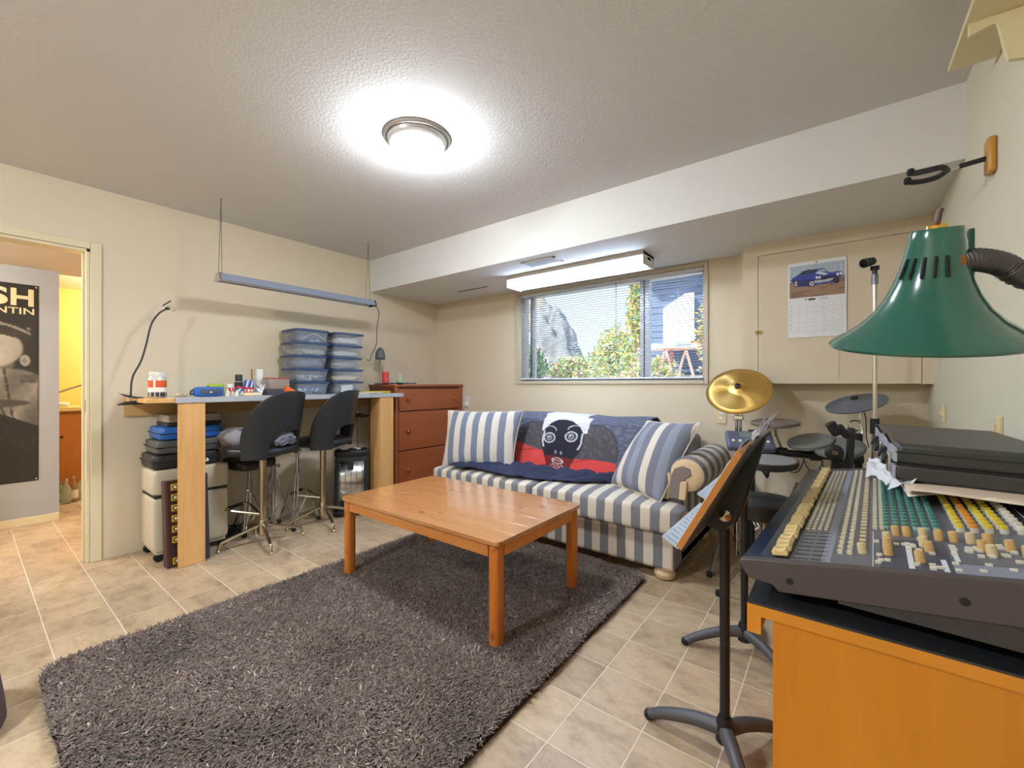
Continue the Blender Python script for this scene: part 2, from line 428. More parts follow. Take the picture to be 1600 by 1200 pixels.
def glass_mat():
    t = NT('window_glass'); t.t.nodes.remove(t.b); a = t.n('BsdfTransparent'); g = t.n('BsdfGlossy'); g.inputs['Roughness'].default_value = .02
    a.inputs[0].default_value = (.96, .98, .98, 1); x = t.n('MixShader'); x.inputs[0].default_value = .0015
    t.l(a.outputs[0], x.inputs[1]); t.l(g.outputs[0], x.inputs[2]); t.l(x.outputs[0], t.out.inputs[0]); return t.m
glass_m = glass_mat()
for a, b in ((WX0+.03, xm-.03), (xm+.05, WX1-.03)):
    m = MB(); m.box(a, b, YB+.099, YB+.103, WZ0+.03, WZ1-.03); m.build('pane', glass_m, w1, True, smooth=0)
m = MB(); m.box(WX0, WX1, YB, YB+.13, WZ0-.012, WZ0); m.build('sill', cas_m, w1, True)
# blind
bl = thing('venetian_blind', (-1.68, YB+.035, WZ0), 'white narrow-slat venetian blind lowered over the wide window', 'blind')
slat_m = plain('white_blind_slat', (222, 226, 232), .45, var=.02)
m = MB(); m.box(WX0+.008, WX1-.008, YB+.018, YB+.05, WZ1-.03, WZ1-.002); m.build('headrail', slat_m, bl, True, bevel=.003)
m = MB(); m.box(WX0+.01, WX1-.01, YB+.022, YB+.046, WZ0+.012, WZ0+.028); m.build('bottom_rail', slat_m, bl, True, bevel=.004)
nsl = 38; m = MB(); hw = (WX1-WX0)/2-.012
m.grid(lambda u, v: ((u*2-1)*hw, (v-.5)*.023, .0022*math.cos((v-.5)*PI)), 1, 4)
s0 = m.build('slat', slat_m, bl, solid=.0006)
for k in range(nsl):
    o = s0 if k == 0 else dup(s0, 'slat'); o.location = (0, 0, .042+k*(WZ1-WZ0-.075)/(nsl-1)); o.rotation_euler = (math.radians(-3), 0, 0)
for x in (WX0+.2, -1.68, WX1-.2):
    m = MB(); m.cyl((x, YB+.021, WZ0+.02), (x, YB+.021, WZ1-.02), .0008, 5); m.build('ladder_cord', slat_m, bl, True)
m = MB(); m.cyl((-1.52, YB+.012, 1.32), (-1.52, YB+.012, WZ1-.02), .003, 6); m.build('tilt_wand', clear('wand_plastic', (150, 156, 160), .8), bl, True)
# cupboard box on the back wall
CY = 3.277; CX0 = at(1160, 500, 'Y', CY).x; CZ0 = 1.14
cu = thing('wall_cupboard', ((CX0+XR)/2, YB, CZ0), 'cream boxed-in wall cupboard between window and right wall', 'cupboard')
dx0 = at(1185, 500, 'Y', CY).x; dx1 = at(1440, 480, 'Y', CY).x; dz1 = 2.0
m = MB(); m.box(CX0, dx0-.003, CY, YB, CZ0, ZS); m.box(dx1+.003, XR, CY, YB, CZ0, ZS); m.box(dx0-.003, dx1+.003, CY, YB, dz1+.003, ZS); m.box(dx0-.003, dx1+.003, CY+.03, YB, CZ0, dz1+.003)
m.build('body', wall_m, cu, True, smooth=0)
m = MB(); m.box(dx0, dx1, CY-.001, CY+.018, CZ0+.002, dz1); dr = m.build('door', wall_m, cu, True, smooth=0, bevel=.001)
m = MB(); m.box(dx0-.018, dx0-.003, CY-.006, CY, 1.475, 1.50); m.box(dx0+.001, dx0+.022, CY-.006, CY-.001, 1.475, 1.50); m.cyl((dx0-.012, CY-.009, 1.487), (dx0+.018, CY-.009, 1.487), .0035, 8); m.cyl((dx0+.018, CY-.014, 1.487), (dx0+.018, CY-.004, 1.487), .006, 8)
m.build('latch', plain('aged_brass', (150, 124, 60), .4, .9), cu, True)
st = at(1310, 535, 'Y', CY-.006); m = MB(); m.cyl((st.x, CY-.004, 1.19), (st.x, CY-.004, 1.40), .0012, 5); m.soft((st.x, CY-.005, 1.19), (.007, .007, .012), .9, 8, 6)
m.build('pull_string', plain('string', (206, 192, 160), .9), cu, True)
# soffit register and slot, ceiling fixtures
rg_m = plain('dark_register', (70, 58, 58), .5, .3)
def register(name, cx, cy, sx, sy, n, label):
    t = thing(name, (cx, cy, ZS), label, 'vent')
    m = MB()
    for b in ((-sx/2, sx/2, -sy/2, -sy/2+.018), (-sx/2, sx/2, sy/2-.018, sy/2), (-sx/2, -sx/2+.018, -sy/2, sy/2), (sx/2-.018, sx/2, -sy/2, sy/2)): m.box(*b, -.006, 0)
    m.build('frame', soffit_m, t, smooth=0)
    m = MB(); m.box(-sx/2+.018, sx/2-.018, -sy/2+.018, sy/2-.018, -.0015, 0); m.build('backing', rg_m, t, smooth=0)
    m = MB(); m.cbox((0, 0, 0), (.004, sy-.036, .006), (0, .5, 0)); s = m.build('louver', plain('louver_paint', (150, 140, 136), .5), t, smooth=0)
    for k in range(n):
        o = s if k == 0 else dup(s, 'louver'); o.location = (-sx/2+.026+k*(sx-.052)/(n-1), 0, -.0045)
    return t
register('ceiling_register', -1.795, 2.72, .30, .14, 22, 'small louvred air register in the soffit above the window')
m = MB(); m.box(-3.06, -2.66, 3.075, 3.088, ZS-.004, ZS); tag(m.build('soffit_slot', rg_m, smooth=0), 'thin dark slot vent in the soffit near the corner', 'vent')
# ------------------------------------------------------------------ lamps of the room, with one added fill dome
def dome_light(loc, label, power, group=None):
    t = thing('ceiling_light', loc, label, 'ceiling light')
    pan = plain('brushed_nickel_pan', (176, 172, 168), .35, .7)
    m = MB(); m.lathe([(.168, 0), (.168, -.008), (.160, -.016), (.150, -.018), (.146, -.032), (.138, -.040), (.132, -.044), (.120, -.030)], 48, close=False); m.build('pan', pan, t, smooth=25)
    m = MB(); m.lathe([(.134, -.040), (.130, -.052), (.118, -.072), (.098, -.090), (.070, -.104), (.038, -.112), (.008, -.1145), (.0, -.1146)], 48, close=False)
    m.build('glass_dome', emit('lit_frosted_glass_%d' % power, (236, 244, 255), power), t)
    m = MB(); m.lathe([(.0, -.124), (.006, -.123), (.0085, -.118), (.006, -.114), (.004, -.112)], 16, close=False); m.build('finial', pan, t)
    return t
dome_light((-1.70, 1.42, ZC), 'lit frosted dome light with nickel pan on the ceiling', 140)
dome_light((-1.70, -1.15, ZC), 'added frosted dome fill light on the ceiling near the rear wall', 280)  # added fill light out of view, built as a copy of the real dome

# hanging shop light over the bench
sx = -3.32; y0, y1 = 1.05, 2.27; zt = 1.895
sl = thing('hanging_shop_light', (sx, (y0+y1)/2, zt), 'long grey tube shop light hung on chains above the workbench', 'light')
gm = plain('grey_blue_enamel', (150, 160, 178), .35, .3)
m = MB(); m.prism([(sx-.055, zt-.052), (sx-.03, zt-.006), (sx-.018, zt), (sx+.018, zt), (sx+.03, zt-.006), (sx+.055, zt-.052), (sx+.051, zt-.053), (sx+.026, zt-.014), (sx-.026, zt-.014), (sx-.051, zt-.053)], y0+.014, y1-.014, 'y'); m.build('reflector', gm, sl, True, smooth=20)
for x in (-.022, .022):
    m = MB(); m.cyl((sx+x, y0+.03, zt-.036), (sx+x, y1-.03, zt-.036), .0125, 12); m.build('tube', plain('unlit_tube_glass', (206, 214, 226), .2), sl, True)
for y in (y0, y1-.014):
    m = MB(); m.prism([(sx-.056, zt-.056), (sx-.03, zt-.002), (sx+.03, zt-.002), (sx+.056, zt-.056)], y, y+.014, 'y'); m.build('end_cap', black_plastic if y > 2 else chrome, sl, True, bevel=.002)
chain_m = plain('chain_steel', (120, 116, 108), .4, .8)
for y in (y0+.02, y1-.06):
    for e in (-.035, .035):
        m = MB(); m.cyl((sx+e, y, zt-.03), (sx, y+.005, ZC-.012), .0022, 5); m.build('chain', chain_m, sl, True)
    m = MB(); m.tube(arc((sx, y+.005, ZC-.010), .01, 0, 1.6*PI, 10, 'xz'), .002, 6); m.build('hook', chain_m, sl, True)
cord_m = plain('grey_cord', (66, 62, 56), .6)
cp = [(sx, y1, zt-.03), at(592, 488, 'X', -3.40), at(589, 512, 'X', -3.5), at(588, 538, 'X', -3.6), at(580, 555, 'X', -3.66), at(578, 563, 'X', -3.68), at(572, 562, 'X', -3.69)]
m = MB(); m.tube(spline(cp, 7), .0035, 6); m.build('power_cord', cord_m, sl, True)

# strip light on the soffit over the window
fl = thing('strip_light', (-1.68, 3.02, ZS), 'white open strip light fixed to the soffit over the window', 'light')
fw = plain('white_enamel', (224, 226, 226), .4)
fx0, fx1, fy0, fy1, fz = -2.294, -1.072, 2.91, 3.13, 1.985
m = MB(); m.box(fx0, fx1, fy0, fy1, ZS-.022, ZS); m.box(fx0, fx1, fy0+.08, fy1-.08, ZS-.05, ZS-.022); m.build('channel', fw, fl, True, bevel=.003)
m = MB(); m.grid(lambda u, v: (fx0+u*(fx1-fx0), fy1-.004+.0*v, fz+.01+(ZS-.02-fz-.01)*v), 1, 2); m.build('reflector', fw, fl, True, solid=.002)
m = MB(); m.box(fx0, fx1, fy0-.001, fy0+.002, ZS-.03, ZS); m.build('side_panel', plain('taupe_enamel', (190, 182, 166), .5), fl, True)
for x in (fx0, fx1-.006):
    m = MB(); m.box(x, x+.006, fy0, fy1, fz, ZS); m.build('end_plate', fw, fl, True, bevel=.001)
for y in (fy0+.045, fy1-.045):
    m = MB(); m.cyl((fx0+.02, y, ZS-.06), (fx1-.02, y, ZS-.06), .016, 14); m.build('tube', emit('lit_strip_tube', (200, 222, 255), 24), fl, True)

# ------------------------------------------------------------------ workbench and what stands on it
XF = -3.21; ZT = 1.055
wb = thing('workbench', (-3.5, 1.6, 0), 'tall workbench with pale grey top and two upright board legs', 'workbench')
maple = wood('light_maple_board', (214, 160, 96), (232, 182, 118), 2, .45, False, 7)
m = MB(); m.box(XL+.005, XF, .80, 2.52, ZT-.034, ZT); m.build('tabletop', plain('grey_laminate', (176, 178, 182), .35), wb, True, bevel=.002)
m = MB(); m.box(XL+.005, XF-.01, .66, .80, ZT-.030, ZT-.004); m.build('end_board', maple, wb, True, bevel=.002)
m = MB(); m.box(XL+.002, XL+.022, .66, 2.5, ZT-.13, ZT-.034); m.build('wall_cleat', plain('tan_cleat', (206, 168, 112), .6), wb, True)
for ya, yb in ((.815, .955), (2.268, 2.41)):
    m = MB(); m.box(XF-.03, XF-.008, ya, yb, 0, ZT-.034); m.build('leg', maple, wb, True, bevel=.002)
    if ya > 2:
        m = MB(); m.box(XF-.16, XF-.032, ya, ya+.02, 0, ZT-.034); m.build('leg_return', maple, wb, True, bevel=.002)
def bench(px, py=612, x=-3.5): p = at(px, py, 'X', x); return p.y
# plastic jar
y = bench(246); t = thing('plastic_tub', (-3.5, y, ZT), 'clear screw-top tub with orange label at the bench end', 'tub')
m = MB(); m.lathe([(.044, 0), (.047, .004), (.047, .125), (.040, .135), (.040, .137)], 28); m.build('body', clear('frosted_clear_plastic', (226, 224, 214), .75), t)
m = MB(); m.lathe([(.043, .135), (.044, .138), (.044, .16), (.040, .164)], 28); m.build('lid', white_plastic, t)
tubc = [(0, (.235, .235, .235))]
def tub_label(u, v):
    if v > .72: return (52, 50, 54) if math.sin(u*90)+math.sin(u*37) > -.9 else (220, 214, 204)
    if v < .42: return (224, 92, 40) if not (.42 < u < .5) else (240, 236, 226)
    return (238, 234, 224)
print_grid(lambda u, v: (.0478*math.cos(-2.2+u*3.6), .0478*math.sin(-2.2+u*3.6), .108-v*.104), 60, 24, tub_label, 'paper_label', printed('printed_label', .5), t)
# little pile of beige bits
for k, (px, xx, s) in enumerate(((272, -3.42, .022), (279, -3.40, .030), (286, -3.44, .02), (276, -3.46, .024))):
    m = MB(); m.soft((0, 0, s*.45), (s*1.5, s*1.6, s), .8, 14, 8, fn=lambda p: p*(1+.35*noise.noise(p*80)))
    tag(m.build('foam_scrap', plain('beige_foam', (206, 188, 150), .9), loc=(xx, bench(px, 612, xx), ZT-.0)), ('scrunched beige scrap nearest the orange-labelled tub', 'largest scrunched beige scrap near the orange-labelled tub', 'scrunched beige scrap nearest the blue speaker', 'scrunched beige scrap behind the others beside the tub')[k], 'scrap', 'beige scraps beside the tub')
# blue speaker
p = at(325, 612, 'X', -3.34); t = thing('portable_speaker', (-3.33, p.y, ZT), 'blue rounded portable speaker lying on the bench', 'speaker')
m = MB(); m.soft((0, 0, .034), (.062, .172, .066), .45, 36, 16); m.build('body', plain('blue_rubber', (36, 96, 176), .5), t)
m = MB(); m.soft((.018, .004, .034), (.032, .135, .042), .5, 32, 12); m.build('grille', plain('slate_grille', (70, 82, 96), .7, bump=.3, bs=300), t)
m = MB(); m.box(.0335, .0352, -.001, .010, .026, .036); m.build('badge', white_plastic, t)
m = MB(); m.tube(spline([(0, -.083, .045), (.008, -.098, .04), (.004, -.1, .02), (0, -.084, .022)], 5), .005, 6); m.build('strap', black_plastic, t)
# green tape + lime block
t = thing('lime_sponge_roll', (-3.52, bench(341, 600, -3.52), ZT), 'lime-green folded cloth bundle behind the blue speaker', 'cloth')
m = MB(); m.soft((0, 0, .025), (.09, .12, .05), .5, 24, 10); m.build('lower_fold', plain('lime_cloth', (186, 214, 70), .9), t)
m = MB(); m.soft((0, -.015, .066), (.08, .10, .04), .6, 24, 10, fn=lambda p: p*(1+.12*noise.noise(p*40))); m.build('upper_fold', plain('olive_lime_cloth', (164, 190, 66), .9), t)
# cans
def can(name, px, x, r, h, label, cat, colour, shoulder=True, capcol=None, caph=.0):
    t = thing(name, (x, bench(px, 612, x), ZT), label, cat)
    pr = [(r*.92, 0), (r, .004), (r, h*.97), (r*.9, h), (r*.86, h)]
    m = MB(); m.lathe(pr, 24); m.build('body', plain('can_metal', (206, 206, 208), .3, .8), t)
    print_grid(lambda u, v: ((r+.0006)*math.cos(-2.6+u*4.4), (r+.0006)*math.sin(-2.6+u*4.4), h*.95-v*h*.92), 40, 24, colour, 'printed_wrap', printed('printed_can', .35), t)
    if caph:
        m = MB(); m.lathe([(r*.88, h), (r*.88, h+caph*.9), (r*.8, h+caph), (0.001, h+caph)], 24); m.build('cap', plain('cap_'+name, capcol, .4), t)
    else:
        m = MB(); m.lathe([(r*.86, h-.001), (r*.8, h-.003), (.001, h-.003)], 24, close=False); m.build('top', chrome, t)
    return t
can('small_red_can', 359.5, -3.46, .022, .06, 'small red and white can with pale cap left of the spray can', 'can', lambda u, v: (196, 44, 44) if math.sin(u*23)*math.sin(v*9) < .35 else (232, 226, 220), capcol=(232, 228, 220), caph=.026)
can('spray_can', 373, -3.48, .026, .105, 'black-capped spray can with red and blue wrap', 'can', lambda u, v: (34, 38, 52) if v < .3 else ((190, 50, 56) if v < .48 else ((52, 100, 168) if (u*3+v*2) % 1 < .7 else (230, 232, 236))), capcol=(38, 34, 38), caph=.05)
can('drink_can', 388.5, -3.46, .033, .118, 'red white and blue drink can in front of the white box', 'can', lambda u, v: ((58, 88, 160) if (math.sin(u*28+v*6) < .5) else (224, 228, 236)) if v < .48 else ((196, 40, 50) if not (.62 < v < .78 and math.sin(u*40) > -.2) else (234, 230, 230)))
m = MB(); m.box(-.02, .02, -.022, .022, 0, .20); tag(m.build('white_box', paper, loc=(-3.60, bench(404.5, 600, -3.60), ZT), bevel=.002), 'tall narrow white carton against the wall behind the cans', 'box')
m = MB(); m.box(-.006, .006, -.004, .004, 0, .20); tag(m.build('wooden_stick', wood('stick_wood', (150, 104, 62), (176, 126, 80), 2), loc=(-3.60, bench(393.5, 600, -3.60), ZT)), 'thin brown wooden stick upright beside the white carton', 'stick')
# small white bottles in front
bw = plain('milky_plastic', (226, 222, 204), .4)
for k, (px, x, r, h) in enumerate(((355, -3.33, .016, .05), (363, -3.35, .012, .034), (370, -3.33, .013, .042), (378, -3.36, .012, .034))):
    m = MB(); m.lathe([(r, 0), (r, h*.6), (r*.45, h*.75), (r*.45, h), (.001, h)], 16)
    tag(m.build('small_bottle', bw, loc=(x, bench(px, 612, x), ZT)), ('tallest tiny milky bottle leftmost in front of the cans', 'tiny milky bottle second from the left in front of the cans', 'tiny milky bottle third from the left in front of the cans', 'tiny milky bottle rightmost in front of the cans')[k], 'bottle', 'tiny bottles in front of the cans')
m = MB(); m.soft((0, 0, .012), (.06, .12, .024), .4, 20, 8); tag(m.build('wax_block', plain('pale_wax', (232, 218, 178), .5), loc=(-3.31, bench(394, 614, -3.31), ZT)), 'flat cream-coloured block at the bench edge right of the tiny bottles', 'block')
m = MB()
for k in range(26):
    a = [Vector((random.uniform(-.04, .04), random.uniform(-.03, .03), random.uniform(.005, .09))) for _ in range(3)]; m.add(a, [(0, 1, 2)])
tag(m.build('crumpled_wrapper', clear('clear_wrap', (224, 226, 228), .7), loc=(-3.46, bench(405, 612, -3.46), ZT), smooth=0), 'crumpled clear wrapper beside the drink can', 'wrapper')
# organiser box with red lid
t = thing('parts_organiser', (-3.50, bench(431, 612, -3.5), ZT), 'clear parts box with thin red lid on a dark tray', 'box')
m = MB(); m.box(-.06, .06, -.085, .085, 0, .045); m.build('tray', plain('dark_grey_tray', (66, 66, 76), .5), t, bevel=.004)
m = MB(); m.box(-.055, .055, -.075, .08, .045, .125); m.build('bin', clear('smoky_plastic', (190, 168, 156), .6), t, bevel=.005)
m = MB(); m.soft((0, -.01, .068), (.07, .10, .04), .7, 16, 8, fn=lambda p: p*(1+.3*noise.noise(p*50))); m.build('contents', plain('dark_bits', (70, 60, 62), .6), t)
m = MB(); m.box(-.058, .058, -.078, .083, .125, .133); m.build('lid', plain('red_lid', (196, 66, 60), .4), t, bevel=.002)
t = thing('orange_wedge', (-3.33, bench(456, 612, -3.33), ZT), 'bright orange plastic wedge leaning at the foot of the left bins', 'tool')
m = MB(); m.prism([(-.05, 0), (.07, 0), (.065, .012), (-.03, .065), (-.05, .065)], -.012, .012, 'x'); m.build('body', plain('orange_plastic', (236, 110, 26), .4), t, bevel=.002)
m = MB(); m.prism([(-.052, 0), (-.046, 0), (-.046, .07), (-.052, .07)], -.016, .016, 'x'); m.build('flange', plain('orange_plastic', (236, 110, 26), .4), t)
# bins
bin_body = clear('clear_bin_plastic', (196, 206, 218), .34, .2); bin_lid = plain('navy_bin_lid', (40, 70, 112), .35)
def make_bin():
    t = thing('storage_bin', (0, 0, 0), 'bin', 'bin')
    m = MB(); W, D, Hh = .142, .15, .098
    pr = [(.86, 0), (.88, .004), (1, Hh)]
    rings = []
    vs, fs = [], []; n = 24
    for s, z in pr:
        for i in range(n):
            a = 2*PI*i/n; c, q = math.cos(a), math.sin(a); e = .28
            vs.append((math.copysign(abs(c)**e, c)*D*s, math.copysign(abs(q)**e, q)*W*s, z))
    for j in range(2):
        for i in range(n): k = (i+1) % n; fs.append((j*n+i, j*n+k, (j+1)*n+k, (j+1)*n+i))
    fs.append(tuple(range(n-1, -1, -1))); m.add(vs, fs); m.build('body', bin_body, t)
    m = MB(); vs, fs = [], []
    for s, z in ((1.0, Hh-.006), (1.05, Hh-.006), (1.05, Hh+.006), (.98, Hh+.010), (.9, Hh+.007)):
        for i in range(n):
            a = 2*PI*i/n; c, q = math.cos(a), math.sin(a); e = .28
            vs.append((math.copysign(abs(c)**e, c)*D*s, math.copysign(abs(q)**e, q)*W*s, z))
    for j in range(4):
        for i in range(n): k = (i+1) % n; fs.append((j*n+i, j*n+k, (j+1)*n+k, (j+1)*n+i))
    fs.append(tuple(4*n+i for i in range(n))); m.add(vs, fs); m.build('lid', bin_lid, t)
    return t
bin0 = make_bin()
cont = {0: [((86, 96, 120), .07), ((210, 210, 212), .03)], 1: [((176, 172, 166), .05)], 2: [((104, 116, 132), .075)], 3: [((140, 140, 146), .06), ((234, 234, 232), .045)], 4: [((70, 96, 140), .07), ((214, 220, 226), .05)]}
cont2 = {0: [((218, 216, 208), .06)], 1: [((210, 212, 212), .05), ((120, 130, 140), .04)], 2: [((176, 168, 166), .06)], 3: [((226, 208, 168), .05)], 4: [((120, 128, 136), .05), ((232, 234, 232), .07)]}
where = ['topmost bin', 'second bin from the top', 'middle bin', 'second bin from the bottom', 'bottom bin']
what = [['clear blue-lidded box holding a white hoop of cable', 'clear blue-lidded box with plain beige contents', 'clear blue-lidded box packed with dark cloth', 'clear blue-lidded box with white tangled bits', 'clear blue-lidded box of bright blue bags'],
        ['clear blue-lidded box of white paper', 'clear blue-lidded box with folded white sheets', 'clear blue-lidded box with two shiny dots', 'clear blue-lidded box with cream papers', 'clear blue-lidded box with a white card at the front']]
bins = [bin0]+[copy_tree(bin0) for _ in range(9)]
for st_, (yy, cc) in enumerate(((1.785, cont), (2.115, cont2))):
    for k in range(5):
        t = bins[st_*5+k]
        t.location = (-3.60+.006*math.sin(k*2.1+st_), yy+.006*math.cos(k*1.7), ZT+(4-k)*.108)
        t.matrix_basis = Matrix.Translation(t.location)
        tag(t, '%s, %s of the %s stack' % (what[st_][k], where[k], ('left', 'right')[st_]), 'bin', 'stacked bins on the workbench')
        for q, (col, hh) in enumerate(cc[k]):
            m = MB(); sd = k*3+q+st_*20
            w_ = .24 if q == 0 else .12
            m.soft((.01 if q == 0 else .075, .0 if q == 0 else random.uniform(-.06, .04), .005+hh/2), (.22 if q == 0 else .07, w_, hh), .5, 28, 10, fn=lambda p, sd=sd: p*(1+.22*noise.noise(p*38+Vector((sd, 0, 0)))))
            m.build('contents', plain('bin_fill_%d' % sd, col, .8, var=.25, vs=45), t)
        if st_ == 0 and k == 0:
            m = MB(); m.tube([(.128, -.09+.2*i/14, .02+.05*math.sin(PI*i/14)) for i in range(15)], .003, 6); m.build('cable', white_plastic, t)
        if st_ == 1 and k == 2:
            for yy2 in (-.01, .03):
                m = MB(); m.soft((.131, yy2, .055), (.01, .012, .012), .9, 10, 6); m.build('bead', white_plastic, t)
        if st_ == 1 and k == 4:
            m = MB(); m.box(.134, .1355, -.08, .03, .012, .075); m.build('card', paper, t, smooth=0)
        if st_ == 0 and k in (3, 4):
            for q in range(3):
                m = MB(); m.tube(spline([(.128, -.07+q*.05+random.uniform(-.02, .02), .02+random.random()*.03) for _ in range(5)], 5), .0035, 6); m.build('loop', white_plastic, t)
# papers and yellow folder at bench end
t = thing('paper_pile', (-3.33, 2.22, ZT), 'loose white papers at the right end of the bench', 'papers')
for k in range(4):
    m = MB(); m.cbox((random.uniform(-.02, .02), random.uniform(-.05, .05)+.03, .001+k*.0025), (.15, .21, .0016), (0, 0, random.uniform(-.5, .5))); m.build('sheet', paper, t, smooth=0)
m = MB(); m.box(-.06, .06, -.13, .13, 0, .018); tag(m.build('yellow_folder', plain('yellow_card', (216, 190, 40), .6), loc=(-3.42, 2.36, ZT+.0005), rot=(0, 0, .12), bevel=.002), 'flat yellow folder on the bench beside the dresser', 'folder')
# ------------------------------------------------------------------ clip gooseneck on the bench end
t = thing('clip_gooseneck', (-3.45, .64, ZT), 'thin black gooseneck arm clipped to the left bench end', 'clip arm')
c0 = at(204, 616, 'X', -3.45); tip = at(262, 482, 'X', -3.60)
m = MB(); m.prism([(c0.y-.055, 1.085), (c0.y-.05, 1.082), (c0.y+.02, 1.062), (c0.y+.06, ZT+.003), (c0.y+.06, ZT-.002), (c0.y+.01, 1.050), (c0.y-.03, 1.066)], -3.463, -3.437, 'x'); m.build('upper_jaw', black_plastic, t, True, bevel=.002)
m = MB(); m.prism([(c0.y-.06, 1.018), (c0.y-.02, 1.032), (c0.y+.02, 1.036), (c0.y+.065, ZT-.034), (c0.y+.065, ZT-.04), (c0.y+.02, 1.012), (c0.y-.06, 1.01)], -3.463, -3.437, 'x'); m.build('lower_jaw', black_plastic, t, True, bevel=.002)
m = MB(); m.cyl((-3.468, c0.y, 1.046), (-3.432, c0.y, 1.046), .011, 12); m.build('spring', chrome, t, True)
gp = spline([(-3.45, c0.y, 1.06), at(207, 590, 'X', -3.48), at(220, 565, 'X', -3.5), at(228, 540, 'X', -3.53), at(236, 508, 'X', -3.56), at(248, 490, 'X', -3.58), tip], 8)
m = MB(); m.tube(gp, .0055, 7); m.build('gooseneck', black_plastic, t, True)
q1, q2, q3 = at(254, 478, 'X', -3.6), at(267, 470, 'X', -3.58), at(274, 484, 'X', -3.58)
m = MB(); m.tube([q1, q2], .004, 6); m.build('end_jaw', black_plastic, t, True)
m = MB(); m.tube(spline([at(262, 477, 'X', -3.59), at(269, 480, 'X', -3.58), q3, at(270, 486, 'X', -3.58), at(264, 480, 'X', -3.59)], 5), .0022, 6); m.build('end_loop', chrome, t, True)
m = MB(); m.soft(tip, (.025, .03, .02), .7, 12, 8); m.build('end_joint', black_plastic, t, True)
# ------------------------------------------------------------------ dresser and what stands on it
DX, DYa, DYb, DZt = -3.35, 2.53, 3.435, 1.135
dr_m = wood('reddish_brown_wood', (158, 84, 48), (174, 98, 58), 1, .35, False, 4)
dk_m = plain('dark_dresser_side', (112, 58, 38), .4, var=.1)
t = thing('dresser', ((XL+DX)/2, (DYa+DYb)/2, 0), 'reddish-brown three-drawer dresser in the corner beside the bench', 'dresser')
m = MB(); m.box(XL+.01, DX-.02, DYa, DYb, .04, DZt-.022); m.build('carcass', dk_m, t, True, smooth=0)
m = MB(); m.box(XL+.006, DX+.012, DYa-.012, DYb+.012, DZt-.022, DZt); m.build('top', dr_m, t, True, bevel=.004)
for ya, yb in ((DYa, DYa+.035), (DYb-.035, DYb)):
    m = MB(); m.box(DX-.02, DX, ya, yb, 0, DZt-.022); m.build('front_stile', dr_m, t, True, bevel=.003)
m = MB(); m.box(DX-.02, DX-.004, DYa+.035, DYb-.035, .02, .105); m.build('plinth', dr_m, t, True)
knob_m = plain('copper_knob', (176, 96, 52), .3, .5)
for za, zb in ((.875, 1.09), (.49, .865), (.115, .48)):
    m = MB(); m.box(DX-.022, DX+.004, DYa+.04, DYb-.04, za, zb); d = m.build('drawer', dr_m, t, True, bevel=.005)
    for yy in (DYa+.14, DYb-.14):
        m = MB(); m.lathe([(.008, 0), (.007, .012), (.016, .018), (.018, .026), (.012, .034), (.001, .036)], 16, Matrix.Translation((DX+.004, yy, (za+zb)/2)) @ Matrix.Rotation(PI/2, 4, 'Y'))
        o = m.build('knob', knob_m, t, True); o.parent = d; 
# reading lamp
lp = at(594, 553, 'X', -3.58)
t = thing('reading_lamp', (-3.58, lp.y, DZt), 'small charcoal bell-shaped reading lamp on the dresser', 'lamp')
cg = plain('charcoal_enamel', (92, 92, 94), .45)
m = MB(); m.lathe([(.055, 0), (.055, .012), (.012, .02), (.012, .02)], 24); m.build('base', cg, t)
m = MB(); m.tube(spline([(0, 0, .018), (-.01, 0, .12), (-.012, 0, .20), (0, 0, .24)], 6), .005, 8); m.build('stem', chrome, t)
hz = lp.z-DZt
m = MB(); m.lathe([(.046, -.055), (.047, -.03), (.043, .005), (.034, .035), (.02, .055), (.004, .064), (.001, .065)], 24, Matrix.Translation((0, 0, hz)), close=False); m.build('shade', cg, t, solid=.002)
m = MB(); m.lathe([(.001, -.05), (.03, -.048), (.04, -.05)], 24, Matrix.Translation((0, 0, hz)), close=False); m.build('diffuser', white_plastic, t)
p = at(602, 590, 'X', -3.55)
t = thing('red_tin', (-3.55, p.y, DZt), 'red printed tin standing beside the charcoal lamp', 'tin')
m = MB(); m.lathe([(.033, 0), (.034, .004), (.034, .12), (.030, .126), (.001, .126)], 24); m.build('body', plain('red_tin_paint', (208, 60, 62), .35), t)
print_grid(lambda u, v: (.0346*math.cos(-2.2+u*3.4), .0346*math.sin(-2.2+u*3.4), .115-v*.105), 40, 24, lambda u, v: (206, 56, 60) if noise.noise(Vector((u*9, v*5, 3))) < .22 else (226, 120, 96), 'printed_wrap', printed('printed_tin', .35), t)
p = at(625, 590, 'X', -3.52)
t = thing('green_soap_bottle', (-3.52, p.y, DZt), 'small clear bottle half full of bright green liquid', 'bottle')
m = MB(); m.lathe([(.030, 0), (.032, .004), (.032, .055), (.024, .072), (.013, .078), (.013, .09)], 24); m.build('bottle', clear('clear_bottle', (212, 228, 206), .5), t)
m = MB(); m.lathe([(.0295, .002), (.0305, .05), (.001, .05)], 24); m.build('liquid', plain('green_liquid', (86, 206, 44), .3), t)
m = MB(); m.lathe([(.014, .088), (.014, .104), (.001, .105)], 16); m.build('cap', clear('clear_cap', (220, 226, 220), .6), t)
def cloth_blob(name, outline_fn, nu, nv, mat, label, cat, thick=.008, loc=(0,0,0)):
    m = MB(); m.grid(outline_fn, nu, nv); o = m.build(name, mat, solid=thick, loc=loc); return tag(o, label, cat)
cloth_blob('navy_cloth', lambda u, v: (-3.62+v*.27, 2.51+u*.28, DZt+.008+.012*abs(noise.noise(Vector((u*5, v*5, 1))))), 20, 14, plain('navy_cloth', (44, 44, 74), .95, bump=.3, bs=150), 'rumpled navy cloth on the dresser top beside the red tin', 'cloth', .005)
